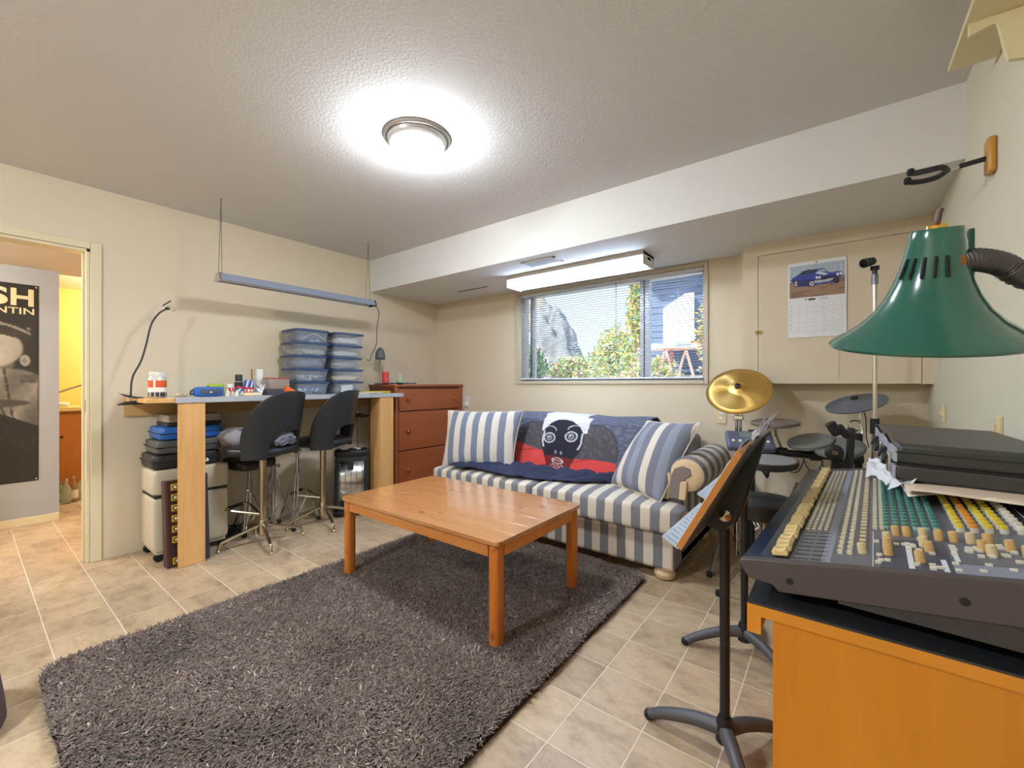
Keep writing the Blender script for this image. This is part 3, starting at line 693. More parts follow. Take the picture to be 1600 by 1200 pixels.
# ------------------------------------------------------------------ under the bench, left
hx0, hx1, hy0, hy1 = -3.74, -3.42, .735, 1.16
t = thing('console_humidifier', ((hx0+hx1)/2, (hy0+hy1)/2, 0), 'beige two-part console humidifier on black casters under the bench', 'humidifier')
bg_m = plain('beige_plastic', (196, 186, 164), .5, var=.04)
cxh, cyh = (hx0+hx1)/2, (hy0+hy1)/2; wx, wy = hx1-hx0, hy1-hy0
m = MB(); m.soft((cxh, cyh, .235), (wx, wy, .36), .16, 40, 20); m.build('tank_housing', bg_m, t, True)
m = MB(); m.box(hx0+.012, hx1-.012, hy0+.012, hy1-.012, .405, .425); m.build('vent_gap', plain('dark_gap', (50, 46, 42), .8), t, True)
m = MB(); m.soft((cxh, cyh, .505), (wx+.006, wy+.006, .165), .18, 40, 20); m.build('top_housing', bg_m, t, True)
m = MB(); m.box(hx0+.02, hx1-.02, hy0+.02, hy1-.02, .045, .075); m.build('chassis', bg_m, t, True)
for x in (hx0+.04, hx1-.035):
    for y in (hy0+.035, hy1-.035):
        m = MB(); m.cyl((x-.014, y, .026), (x+.014, y, .026), .026, 16); m.cyl((x, y, .03), (x, y, .06), .009, 8); m.build('caster', rubber, t, True)
def hardcase(name, z, h, mat, label, dx=0, dy=0, sx=.30, sy=.36, detail=None, round_=.2):
    t = thing(name, (-3.585+dx, .94+dy, z), label, 'case')
    m = MB(); m.soft((0, 0, h/2), (sx, sy, h), round_, 36, 14); m.build('shell', mat, t)
    if detail: detail(t, h, sx, sy)
    return t
def seam(t, h, sx, sy):
    m = MB(); m.box(-sx/2-.001, sx/2+.001, -sy/2-.001, sy/2+.001, h*.5-.003, h*.5+.003); m.build('seam', rubber, t)
def handle(t, h, sx, sy):
    seam(t, h, sx, sy); m = MB(); m.tube(spline([(sx/2, .02, h*.45), (sx/2+.015, .02, h*.3), (sx/2+.015, .10, h*.3), (sx/2, .10, h*.45)], 5), .005, 6); m.build('handle', white_plastic, t)
zc = .588
hardcase('black_tool_case', zc, .095, plain('black_case', (38, 38, 42), .4), 'black carry case with white handle at the bottom of the case stack', -.005, -.015, .32, .38, handle); zc += .096
hardcase('grey_tool_case', zc, .088, plain('grey_case', (78, 80, 80), .45), 'dark grey carry case above the black case in the stack', 0, 0, .31, .37, seam); zc += .089
hardcase('blue_tool_case', zc, .085, plain('blue_case', (30, 96, 176), .4), 'bright blue carry case in the middle of the stack', .0, .01, .30, .35, seam); zc += .086
def deck(t, h, sx, sy):
    for k, y in enumerate((-.02, .03)): 
        m = MB(); m.cyl((sx/2-.002, y, h*.5), (sx/2+.006, y, h*.5), .006, 10); m.build('button', black_plastic, t)
hardcase('black_disc_player', zc, .026, black_plastic, 'slim black disc player between the blue case and silver player', 0, .03, .26, .31, deck, .08); zc += .027
hardcase('silver_disc_player', zc, .05, plain('silver_plastic', (168, 160, 150), .35, .4), 'silver disc player lying on top of the case stack', 0, .03, .26, .31, deck, .08)
# leaning rack with yellow plates
A = Vector((-3.262, .775, 0)); yw = .195
t = thing('pedal_rack', (-3.30, .9, 0), 'tall dark maroon rack with a column of yellow dial plates', 'rack')
lean = .05; hr = .53
Rl = Matrix.Translation((-3.262, .768, .004)) @ Matrix.Rotation(-math.atan(lean/hr), 4, 'Y')
m = MB(); m.box(-.075, 0, 0, yw, 0, hr, Rl); m.build('body', plain('maroon_laminate', (58, 36, 36), .4), t, True, bevel=.002)
m = MB(); m.box(-.08, .006, yw, yw+.03, 0, hr+.02, Rl); m.build('side_panel', plain('slate_laminate', (56, 60, 70), .5), t, True, bevel=.002)
m = MB(); m.box(0, .004, 0, .012, 0, hr, Rl); m.build('edge_strip', plain('maroon_edge', (84, 44, 42), .4), t, True)
ylw = plain('yellow_plate', (206, 176, 62), .45)
ring_m = plain('dial_ring', (40, 30, 22), .4); dot_m = plain('dial_face', (240, 226, 180), .4)
for k in range(8):
    zc_ = hr-.04-k*(hr-.075)/7
    if k == 6:
        m = MB(); m.cyl(Rl @ Vector((.001, .055, zc_)), Rl @ Vector((.006, .055, zc_)), .010, 14); m.build('jack', chrome, t, True); continue
    m = MB(); m.box(.0005, .004, .03, .082, zc_-.02, zc_+.02, Rl); o = m.build('plate', ylw, t, True, bevel=.001)
    m = MB(); m.cyl(Rl @ Vector((.003, .05, zc_)), Rl @ Vector((.007, .05, zc_)), .0145, 20); d = m.build('dial', ring_m, t, True); d.parent = o
    m = MB(); m.cyl(Rl @ Vector((.006, .05, zc_)), Rl @ Vector((.0085, .05, zc_)), .009, 16); d = m.build('dial_face', dot_m, t, True); d.parent = o
    m = MB()
    for q in (-.008, .006): m.cyl(Rl @ Vector((.003, .073, zc_+q)), Rl @ Vector((.0065, .073, zc_+q)), .0035, 10)
    d = m.build('switch', ring_m, t, True); d.parent = o
# ------------------------------------------------------------------ bar stools
def stool(loc, face, label):
    t = thing('bar_stool', (loc[0], loc[1], 0), label, 'stool', 'black swivel bar stools at the workbench', (0, 0, 0))
    R = Matrix.Rotation(face, 4, 'Z'); zs = .635
    m = MB(); m.soft((0, 0, zs+.04), (.40, .40, .085), .62, 40, 16, fn=lambda p: R @ p); m.build('seat', black_vinyl, t)
    m = MB(); m.lathe([(.11, zs-.012), (.13, zs+.005), (.13, zs+.01)], 24); m.build('seat_plate', black_metal, t)
    TH = math.radians(82)
    def shell(u, v):
        th = (u*2-1)*TH; k = abs(th)/TH
        top = .085+.345*max(0, 1-k**2.6)**.75
        cut = .185*max(0, 1-(abs(th)/math.radians(40))**4)**.5 if abs(th) < math.radians(40) else 0
        b = -.03+cut if cut else -.03
        z = b+(top-b)*v; r = .212+.05*(max(z, 0)/.4)**1.2
        a = PI+th
        return R @ Vector((r*math.cos(a), r*math.sin(a)*1.02, zs+.025+z))
    m = MB(); m.grid(shell, 56, 14); o = m.build('backrest', black_vinyl, t, solid=.026, smooth=60)
    k = o.modifiers.new('edges', 'BEVEL'); k.width = .009; k.segments = 2; k.limit_method = 'ANGLE'
    m = MB(); m.lathe([(.024, .10), (.024, zs-.01)], 18); m.build('post', brassy, t)
    m = MB(); m.lathe([(.018, .055), (.03, .07), (.031, .16), (.026, .175)], 18); m.build('hub', brassy, t)
    a0 = math.atan2(1.2576-1.31, -3.03+3.29)
    for k in range(4):
        a = a0+k*PI/2; c, s = math.cos(a), math.sin(a)
        pts = spline([(c*.02, s*.02, .135), (c*.12, s*.12, .105), (c*.23, s*.23, .068), (c*.252, s*.252, .05), (c*.262, s*.262, .012)], 5)
        m = MB(); m.tube(pts, .0105, 10); l = m.build('leg', brassy, t)
        m = MB(); m.lathe([(.014, 0), (.014, .012), (.011, .016)], 12, Matrix.Translation((c*.263, s*.263, 0))); d = m.build('glide', brassy, t); d.parent = l
    fr = [(.02, 0, .21), (.20, -.09, .25), (.23, -.05, .255), (.23, .05, .255), (.20, .09, .25), (.02, 0, .21)]
    m = MB(); m.tube(spline([R @ Vector(p) for p in fr], 6), .009, 8); f = m.build('foot_rest', brassy, t)
    m = MB(); m.cyl(R @ Vector((.231, -.06, .2555)), R @ Vector((.231, .06, .2555)), .012, 10); d = m.build('foot_grip', rubber, t); d.parent = f
    return t
s1 = stool((-3.25, 1.31), math.radians(188+18), 'black bucket-back bar stool with a grey blanket stuffed behind its seat')
s2 = stool((-3.33, 1.80), math.radians(180+30), 'black bucket-back bar stool nearer the dresser with empty seat')
# blanket on first stool
gb = plain('grey_fleece', (150, 150, 160), .95, bump=.4, bs=120)
gb2 = plain('dark_grey_fleece', (92, 92, 104), .95, bump=.4, bs=120)
t = thing('grey_blanket', (-3.08, 1.39, .715), 'bunched grey blanket poking through the back of the first bar stool', 'blanket')
for k in range(7):
    a = k/6; pts = [(-3.065+.012*math.sin(k*2)-.004*k-.44*(.19*i/12-.095)-.03*abs(i/6-1)**2, 1.395+.9*(.19*i/12-.095), .722+.0125*k*(1-abs(i/6-1)*.5)+.012*math.sin(PI*i/12)+.006*math.sin(i*1.3+k)) for i in range(13)]
    m = MB(); m.tube(pts, [.012+.006*math.sin(PI*i/12) for i in range(13)], 8); m.build('fold', gb if k % 2 == 0 else gb2, t, True)
t = thing('grey_jumper', (-3.42, 1.18, .715), 'pale grey crumpled jumper on the front of the first bar stool', 'clothing')
m = MB(); m.soft((-3.42, 1.21, .765), (.20, .22, .12), .7, 40, 20, fn=lambda p: p*(1+.28*noise.noise(p*14)+.12*noise.noise(p*40))); m.build('bundle', plain('pale_grey_knit', (160, 154, 154), .95, bump=.4, bs=90), t, True)
m = MB(); m.tube(spline([(-3.36, 1.20, .81), (-3.37, 1.26, .82), (-3.42, 1.29, .80), (-3.40, 1.25, .82)], 6), .009, 6); m.build('dark_trim', gb2, t, True)
# ------------------------------------------------------------------ drum hardware under the bench
def tripod(t, cx, cy, hub, rad, z0, a0, r=.008, leg='leg', double=True, mat=chrome, angs=None):
    for k in range(3):
        a = angs[k] if angs else a0+k*2*PI/3; c, s = math.cos(a), math.sin(a); n = Vector((-s, c, 0))
        for e in ((-.011, .011) if double else (0,)):
            pts = [Vector((cx+c*.018, cy+s*.018, hub))+n*e, Vector((cx+c*rad*.45, cy+s*rad*.45, hub*.62))+n*e, Vector((cx+c*rad, cy+s*rad, .02))+n*e*.5]
            m = MB(); m.tube(pts, r*.6, 6); l = m.build(leg, mat, t, True)
        m = MB(); m.soft((cx+c*rad, cy+s*rad, .016), (.032, .032, .036), .6, 12, 8); d = m.build('rubber_foot', rubber, t, True)
        m = MB(); m.tube([Vector((cx+c*rad*.5, cy+s*rad*.5, hub*.57)), Vector((cx+c*.015, cy+s*.015, hub*.25))], r*.55, 6); m.build('brace', mat, t, True)
def seat_round(t, c, r, h, mat, lobes=0):
    m = MB(); m.soft((0, 0, h/2), (2*r, 2*r, h), .55, 40, 14, fn=lambda p: Vector((p.x*(1-.0*lobes), p.y, p.z)))
    return m
t = thing('drum_throne', (-3.61, 1.36, 0), 'round black drum throne on a chrome tripod under the bench', 'stool')
m = MB(); m.soft((-3.61, 1.36, .535), (.31, .31, .085), .45, 44, 14); m.build('seat', black_vinyl, t, True)
m = MB(); m.soft((-3.50, 1.32, .525), (.10, .17, .07), .6, 24, 12); m.build('seat_lobe', black_vinyl, t, True)
m = MB(); m.cyl((-3.61, 1.36, .12), (-3.61, 1.36, .50), .014, 14); m.build('post', chrome, t, True)
m = MB(); m.cyl((-3.61, 1.36, .28), (-3.61, 1.36, .40), .02, 14); m.cyl((-3.61, 1.36, .33), (-3.51, 1.31, .34), .007, 8); m.build('collar', chrome, t, True)
tripod(t, -3.61, 1.36, .30, .15, 0, 3.6)
def cstand(cx, cy, top, label, hub=.44, rad=.22, a0=.4):
    t = thing('cymbal_stand', (cx, cy, 0), label, 'stand')
    m = MB(); m.cyl((cx, cy, .06), (cx, cy, top), .0125, 14); m.build('lower_tube', chrome, t, True)
    m = MB(); m.cyl((cx, cy, hub-.03), (cx, cy, hub+.03), .019, 14); m.build('leg_collar', chrome, t, True)
    tripod(t, cx, cy, hub, rad, 0, a0)
    m = MB(); m.cyl((cx, cy, top-.035), (cx, cy, top+.005), .017, 14); m.cyl((cx, cy, top-.015), (cx+.035, cy+.02, top-.015), .005, 8); m.cbox((cx+.042, cy+.024, top-.015), (.006, .02, .026)); m.build('wing_clamp', chrome, t, True)
    return t
cstand(-3.60, 1.53, .50, 'short chrome tripod stand behind the first bar stool post', .42, .145, .9)
cstand(-3.47, 1.66, .62, 'taller chrome tripod stand between the two bar stools', .42, .17, -.6)
t = cstand(-3.62, 2.30, .50, 'chrome tripod stand holding a brown cymbal behind the heater', .40, .14, .2)
m = MB(); m.cyl((-3.62, 2.30, .5), (-3.62, 2.30, .87), .005, 8); m.build('rod', plain('copper_rod', (176, 128, 84), .3, .9), t, True)
t = thing('brown_cymbal', (-3.62, 2.30, .845), 'small brown cymbal lying level on the stand under the bench', 'cymbal')
m = MB(); m.lathe([(.150, -.012), (.10, -.004), (.045, .004), (.03, .016), (.006, .02)], 36, close=False); m.build('plate', plain('dull_bronze', (150, 112, 82), .4, .7), t, solid=.002)
m = MB(); m.lathe([(.014, .018), (.014, .03), (.006, .034)], 14); m.build('wing_nut', chrome, t)
# cable heap by the throne
for k, (c0, lb) in enumerate(((Vector((-3.62, 1.20, 0)), 'black tangled pedal and cable behind the rack beside the humidifier'),)):
    t = thing('cable_tangle', c0, lb, 'cables')
    for q in range(6):
        pts = [c0+Vector((random.uniform(-.10, .10), random.uniform(-.08, .16), random.uniform(.006, .06))) for _ in range(6)]
        m = MB(); m.tube(spline(pts, 6), .004, 6); m.build('cable', rubber, t, True)
    m = MB(); m.cbox(c0+Vector((0, .02, .02)), (.09, .14, .03), (.1, .1, .4)); m.build('pedal', black_metal, t, True, bevel=.004)
# heater
hc = Vector((-3.40, 2.10, 0)); hyaw = math.atan2(.163, -.24)   # faces into the room
t = thing('space_heater', hc, 'black upright space heater with a shiny reflector front under the bench', 'heater', None, (0, 0, math.radians(-34)))
m = MB(); m.soft((0, 0, .285), (.17, .27, .50), .22, 40, 20); m.build('housing', plain('black_heater_plastic', (40, 44, 50), .4), t)
m = MB(); m.soft((0, 0, .535), (.18, .285, .07), .4, 36, 14); m.build('hood', black_plastic, t)
m = MB(); m.grid(lambda u, v: (.083+.010*math.cos((u-.5)*PI), -.105+u*.21, .09+v*.38), 16, 2); m.build('reflector', plain('mirror_steel', (190, 190, 192), .2, 1, var=.2, vs=18), t, solid=.003)
for k in range(5):
    m = MB(); m.cyl((.097, -.09+k*.045, .09), (.097, -.09+k*.045, .46), .002, 6); m.build('guard_wire', chrome, t)
m = MB(); m.box(.078, .100, -.025, .02, .40, .465); m.build('badge', black_plastic, t, bevel=.002)
for yy in (-.055, .045):
    m = MB(); m.tube(arc((.03, yy, .572), .032, 0, (2*PI if yy < 0 else 1.3*PI), 22), .004, 6); m.build('ring_pull', white_plastic, t)
m = MB(); m.soft((0, 0, .025), (.21, .30, .05), .4, 30, 10); m.build('foot', black_plastic, t)
# wall socket by the dresser and another behind the cymbal
def socket(x, z, label, plug):
    t = thing('wall_socket', (x, YB, z), label, 'socket')
    m = MB(); m.box(-.036, .036, -.007, 0, -.057, .057); m.build('plate', cream_plastic if not plug else white_plastic, t, bevel=.003)
    for s in (-.02, .02):
        m = MB(); m.soft((0, -.007, s), (.032, .006, .028), .5, 16, 8); m.build('outlet', white_plastic, t)
    if plug:
        m = MB(); m.box(-.02, .025, -.045, -.007, -.045, .0); m.build('plug', white_plastic, t, bevel=.004)
        m = MB(); m.tube(spline([(0, -.03, -.045), (0, -.03, -.09), (.01, -.02, -.2), (.01, -.01, -.4)], 5), .003, 6); m.build('cord', white_plastic, t)
p = at(730, 628, 'Y', YB); socket(p.x, p.z, 'white wall socket with a plug right of the dresser', True)
p = at(1127, 650, 'Y', YB); socket(p.x, p.z, 'small wall socket below the brass cymbal', False)
# ------------------------------------------------------------------ rug
rx0, rx1, ry0, ry1 = RUG
rg = thing('shag_rug', ((rx0+rx1)/2, (ry0+ry1)/2, 0), 'thick charcoal-brown shag rug under the coffee table', 'rug')
def rug_edge(n=18, r=.09):
    pts = []
    for cx, cy, a in ((rx1-r, ry1-r, 0), (rx0+r, ry1-r, PI/2), (rx0+r, ry0+r, PI), (rx1-r, ry0+r, 1.5*PI)):
        for i in range(n+1): b = a+i*PI/2/n; pts.append((cx+r*math.cos(b), cy+r*math.sin(b)))
    return pts
m = MB(); m.prism(rug_edge(), .001, .014, 'z'); m.build('backing', plain('rug_backing', (40, 35, 34), .95), rg, True, smooth=0)
def pile_mat():
    t = NT('shag_yarn'); a = t.n('Attribute'); a.attribute_name = 'tone'
    col = t.ramp(a.outputs['Fac'], [(0, lin((56, 45, 39))), (.5, lin((112, 94, 83))), (.86, lin((156, 136, 121))), (1, lin((216, 198, 184)))])
    t.set(Base_Color=col, Roughness=.7); t.b.inputs['Sheen Weight'].default_value = .3; return t.m
def rug_pile():
    N = 190000; rng = np.random.default_rng(3)
    x = rng.uniform(rx0, rx1, N); y = rng.uniform(ry0, ry1, N); r = .09
    dx = np.maximum(np.maximum(rx0+r-x, x-(rx1-r)), 0); dy = np.maximum(np.maximum(ry0+r-y, y-(ry1-r)), 0)
    k = (dx*dx+dy*dy) < r*r; x = x[k]; y = y[k]; N = len(x)
    ph = np.sin(x*9+1.3*np.sin(y*7))+np.sin(y*11+1.7*np.sin(x*6)); a = rng.uniform(0, 2*PI, N)*.7+ph*1.5
    L = rng.uniform(.020, .036, N); w = rng.uniform(.0016, .003, N); ln = rng.uniform(.4, 1.0, N)
    c, s = np.cos(a), np.sin(a); z0 = np.full(N, .012)
    b = np.stack([x, y, z0], 1); side = np.stack([-s*w, c*w, np.zeros(N)], 1)
    mid = b+np.stack([c*L*ln*.35, s*L*ln*.35, L*.62], 1); tip = b+np.stack([c*L*ln*1.0, s*L*ln*1.0, L*(1.0-.45*ln)], 1)
    V = np.stack([b-side, b+side, mid+side, mid-side, tip+side*.5, tip-side*.5], 1).reshape(-1, 3)
    V -= np.array([(rx0+rx1)/2, (ry0+ry1)/2, 0])
    i = np.arange(N)*6
    F = np.stack([i, i+1, i+2, i+3, i+3, i+2, i+4, i+5], 1).reshape(-1)
    me = bpy.data.meshes.new('pile'); me.vertices.add(len(V)); me.vertices.foreach_set('co', V.astype(np.float32).ravel())
    me.loops.add(len(F)); me.loops.foreach_set('vertex_index', F.astype(np.int32)); me.polygons.add(N*2)
    me.polygons.foreach_set('loop_start', (np.arange(N*2)*4).astype(np.int32)); me.update(calc_edges=True)
    tone = np.clip(rng.normal(.42, .22, N)+.10*ph/2, 0, 1)
    at_ = me.attributes.new('tone', 'FLOAT', 'POINT'); at_.data.foreach_set('value', np.repeat(tone, 6).astype(np.float32))
    me.materials.append(pile_mat()); o = bpy.data.objects.new('pile', me); C.objects.link(o); o.parent = rg; o['kind'] = 'stuff'
rug_pile()
# ------------------------------------------------------------------ coffee table
pine = wood('orange_pine', (196, 120, 56), (214, 144, 76), 0, .3, True, 6, (120, 62, 24))
pine_top = wood('pine_top', (188, 124, 70), (206, 148, 94), 0, .2, True, 6, (126, 74, 38))
pine_leg = wood('pine_leg', (198, 112, 40), (214, 132, 54), 2, .32, True, 6, (124, 60, 22))
tx0, tx1, ty0, ty1, tz = -2.315, -1.115, 1.355, 2.085, .478
MATS['pine_top'].node_tree.nodes['Principled BSDF'].inputs['Coat Weight'].default_value = 1.0
MATS['pine_top'].node_tree.nodes['Principled BSDF'].inputs['Coat Roughness'].default_value = .14
t = thing('coffee_table', ((tx0+tx1)/2, (ty0+ty1)/2, .012), 'knotty orange pine coffee table on the shag rug', 'table')
r = .03; nb = 6; bw_ = (ty1-ty0)/nb
for k in range(nb):
    ya, yb = ty0+k*bw_, ty0+(k+1)*bw_
    if k in (0, nb-1):
        out = []
        yo, yi = (ya, yb) if k == 0 else (yb, ya); sg = 1 if k == 0 else -1
        for i in range(7): b = i*PI/12; out.append((tx1-r+r*math.sin(b), yo+sg*(r-r*math.cos(b))))
        out += [(tx1, yi), (tx0, yi)]
        for i in range(7): b = PI/2-i*PI/12; out.append((tx0+r-r*math.sin(b), yo+sg*(r-r*math.cos(b))))
        m = MB(); m.prism(out, tz-.02, tz, 'z')
    else: m = MB(); m.box(tx0, tx1, ya, yb, tz-.02, tz)
    m.build('plank', pine_top, t, True, bevel=.0012 if 0 < k < nb-1 else .002, smooth=30)
for a in ((tx0+.07, tx1-.07, ty0+.018, ty0+.038), (tx0+.07, tx1-.07, ty1-.038, ty1-.018)):
    m = MB(); m.box(*a, tz-.078, tz-.02); m.build('apron', pine, t, True, bevel=.001)
for a in ((tx0+.018, tx0+.038, ty0+.07, ty1-.07), (tx1-.038, tx1-.018, ty0+.07, ty1-.07)):
    m = MB(); m.box(*a, tz-.078, tz-.02); m.build('apron', wood('pine_apron_y', (206, 120, 44), (226, 148, 66), 1, .3, True, 6, (120, 62, 24)), t, True, bevel=.001)
for x in (tx0+.012, tx1-.067):
    for y in (ty0+.012, ty1-.067):
        m = MB(); m.box(x, x+.055, y, y+.055, .014, tz-.02); m.build('leg', pine_leg, t, True, bevel=.017, seg=4)
# ------------------------------------------------------------------ sofa
BLU, CRM, GRY = (126, 125, 131), (220, 210, 192), (120, 116, 122)
sfx = stripe('sofa_stripe_x', 0, .112, CRM, BLU); sfy = stripe('sofa_stripe_y', 1, .165, CRM, (122, 118, 124))
crm = plain('cream_upholstery', (214, 188, 152), .9, bump=.2, bs=200); gry = plain('grey_upholstery', (128, 118, 112), .9, bump=.2, bs=200)
sf = thing('striped_sofa', (-1.74, 2.9, 0), 'blue-grey and cream striped sofa with one rolled arm under the window', 'sofa')
m = MB(); m.box(-2.75, -.73, 2.46, 3.40, .065, .29); m.build('base', sfx, sf, True, bevel=.02, seg=3)
def puff(cx, k=.02):
    def f(p): return Vector((p.x, p.y, p.z+(k*(1-(p.x/.52)**2)*(1-(p.y/.4)**2) if p.z > 0 else 0)))
    return f
m = MB(); m.soft((-2.225, 2.80, .362), (1.05, .78, .155), .22, 56, 20, fn=puff(0)); m.build('seat_cushion', sfx, sf, True)
m = MB(); m.soft((-1.285, 2.80, .362), (.83, .78, .155), .22, 56, 20, fn=puff(0)); m.soft((-1.19, 2.51, .362), (1.02, .21, .155), .30, 48, 20); m.build('seat_cushion', sfx, sf, True)
for xa in (-2.24, -1.33):
    m = MB(); m.soft((xa, 3.11, .63), (1.0 if xa < -2 else .86, .34, .44), .36, 48, 22, rot=(math.radians(-13), 0, 0)); m.build('back_cushion', sfx, sf, True)
m = MB(); m.box(-2.75, -.80, 3.18, 3.40, .06, .78); m.build('back_frame', sfx, sf, True, bevel=.05, seg=4)
m = MB(); m.box(-.87, -.73, 2.60, 3.40, .07, .60); m.build('arm_panel', sfy, sf, True, bevel=.012, seg=2)
acx, acz, ar = -.695, .605, .105
m = MB(); pr = [(ar*.72, 0), (ar*.95, .006), (ar, .02), (ar, .72), (ar*.9, .77), (.001, .785)]
m.lathe(pr, 40, Matrix.Translation((acx, 2.585, acz)) @ Matrix.Rotation(-PI/2, 4, 'X')); m.build('arm_roll', sfy, sf, True)
m = MB(); m.lathe([(.001, -.006), (ar*.55, -.005), (ar*.78, 0), (ar*.93, .012)], 40, Matrix.Translation((acx, 2.58, acz)) @ Matrix.Rotation(-PI/2, 4, 'X'), close=False); m.build('scroll_face', crm, sf, True)
m = MB(); m.prism([(acx-.085, acz-.01), (acx-.065, acz+.035), (acx-.02, acz+.055), (acx+.025, acz+.04), (acx+.03, acz-.0), (acx-.0, acz-.02), (acx-.01, acz-.05), (acx-.012, .46), (acx-.10, .46)], 2.568, 2.584, 'y'); m.build('scroll_inlay', gry, sf, True, bevel=.005)
m = MB(); m.prism([(acx-.16, .45), (acx-.10, .45), (acx-.085, acz-.01), (acx-.10, acz+.01), (acx-.13, acz-.02)], 2.572, 2.60, 'y'); m.build('arm_front', crm, sf, True, bevel=.004)
m = MB(); m.prism([(acx-.04, .46), (acx+.0, .46), (acx+.01, acz-.03), (acx-.03, acz-.04)], 2.56, 2.60, 'y'); m.build('arm_front_edge', crm, sf, True, bevel=.006)
for x in (-2.66, -.80):
    for y in (2.52, 3.32):
        m = MB(); m.lathe([(.03, 0), (.055, .012), (.062, .035), (.05, .058), (.06, .07)], 24, Matrix.Translation((x, y, .0))); m.build('bun_foot', crm, sf, True)
# pillows
def pillow(name, A, B, Cc, D, th, mat_fn, label):
    A, B, Cc, D = (Vector(p) for p in (A, B, Cc, D)); ctr = (A+B+Cc+D)/4
    ex = ((B-A)+(Cc-D)).normalized(); n = ex.cross(((D-A)+(Cc-B)).normalized()).normalized(); ey = n.cross(ex)
    M = Matrix((ex, ey, n)).transposed().to_4x4(); M.translation = ctr; inv = M.inverted()
    a, b, c, d = (inv @ p for p in (A, B, Cc, D)); nn = 30
    t = bpy.data.objects.new(name, None); C.objects.link(t); t.matrix_basis = M; tag(t, label, 'pillow')
    def surf(sg):
        def f(u, v):
            p = (a*(1-u)+b*u)*(1-v)+(d*(1-u)+c*u)*v
            k = max(0, (1-abs(2*u-1)**2.4)*(1-abs(2*v-1)**2.4))**.55
            pin = .05*(4*u*(1-u)*(abs(2*v-1)**3)+0); p = p*(1-.05*((4*u*(1-u))*abs(2*v-1)**4+(4*v*(1-v))*abs(2*u-1)**4))
            return p+Vector((0, 0, sg*(th/2*k+.002)+.006*noise.noise(Vector((u*4, v*4, sg*3)))))
        return f
    m = MB(); m.grid(surf(1), nn, nn); n0 = len(m.v); m.grid(surf(-1), nn, nn)
    rim = [i for i in range(nn)]+[nn+(nn+1)*j for j in range(nn)]+[(nn+1)*nn+nn-i for i in range(nn)]+[(nn+1)*(nn-j) for j in range(nn)]
    for q in range(len(rim)): r0, r1 = rim[q], rim[(q+1) % len(rim)]; m.f.append((r0, r1, r1+n0, r0+n0)); m.mi.append(0)
    m.build('cover', mat_fn, t, smooth=70)
    pts = [surf(0)(*uv) for uv in [(i/nn, 0) for i in range(nn)]+[(1, j/nn) for j in range(nn)]+[(1-i/nn, 1) for i in range(nn)]+[(0, 1-j/nn) for j in range(nn+1)]]
    m = MB(); m.tube(pts, .0045, 6); m.build('piping', plain('cream_piping', (212, 200, 180), .9), t)
    return t
pillow('striped_pillow', (-2.70, 2.53, .435), (-2.06, 2.69, .445), (-2.03, 2.79, .92), (-2.73, 2.63, .905), .16, stripe('pillow_stripe_a', 0, .118, (220, 214, 204), (120, 132, 154), off=.3), 'upright blue and cream striped pillow at the left end of the sofa')
pillow('striped_pillow', (-1.24, 2.72, .455), (-.83, 2.525, .435), (-.645, 2.72, .905), (-1.04, 2.90, .885), .19, stripe('pillow_stripe_b', 0, .105, (222, 214, 200), (118, 122, 138), (140, 148, 164), off=.2), 'tilted blue and cream striped pillow leaning on the rolled sofa arm')
# printed throw
def throw_col(u, v):
    x, y = 155+u*1300, 135+v*640
    def inell(cx, cy, a, b): return ((x-cx)/a)**2+((y-cy)/b)**2
    col = (88, 92, 110) if (noise.noise(Vector((x*.02, y*.05, 0)))) < .1 else (104, 108, 126)
    wl, wr = inell(430, 480, 250, 230), inell(1040, 480, 215, 240)
    if wl < 1 or wr < 1: col = (78, 76, 82) if noise.noise(Vector((x*.03, y*.03, 5))) < .2 else (92, 90, 92)
    if abs(wl-1) < .03 or abs(wr-1) < .03: col = (44, 46, 62)
    red = y > 440+.16*max(0, min(x, 560)-160)*1.0 if x < 600 else y > 545-.01*(x-900)
    if red:
        col = (206, 72, 68) if y < 630+.06*x else (146, 42, 46)
        if abs(math.sin((y-430)*.02+x*.004)) < .12: col = (172, 54, 54)
        if x > 1250: col = (88, 92, 110)
    if x < 165: col = (40, 42, 60)
    if 500+.04*(y-135) < x < 965-.02*(y-135) and y < 330: col = (214, 214, 218)
    half = 205 if y < 420 else 205-(y-420)*.42
    fx = 728-.03*(y-380)
    face = (abs(x-fx) < half and y > 400 and y < 700) or inell(728, 400, 210, 190) < 1
    if face:
        col = (34, 36, 50) if y < 545 else (112, 34, 40)
        if abs(abs(x-fx)-half*.93) < 9 and 330 < y < 470: col = (190, 192, 198)
    for ex, ey, s in ((602, 388, 1), (818, 360, 1)):
        d = inell(ex, ey, 62, 46)
        if d < 1: col = (196, 198, 204)
        if d < .62: col = (70, 72, 84)
        if inell(ex, ey, 26, 24) < 1: col = (150, 152, 160)
        if inell(ex, ey, 13, 13) < 1: col = (26, 26, 34)
        if inell(ex-4, ey-6, 6, 6) < 1: col = (240, 240, 240)
    for bx, by, a, b in ((590, 330, 72, 46), (850, 305, 85, 52)):
        d = inell(bx, by, a, b)
        if .74 < d < 1.0 and y < by-6: col = (196, 198, 204)
    if inell(682, 512, 12, 16) < 1 or inell(740, 512, 12, 16) < 1: col = (140, 142, 150)
    d = inell(712, 585, 62, 26)
    if .55 < d < 1 or (d < 1 and abs(y-585) < 4): col = (196, 190, 192)
    for cx in (670, 715, 760):
        d = inell(cx, 660, 26, 48)
        if .6 < d < 1: col = (178, 150, 150)
    return col
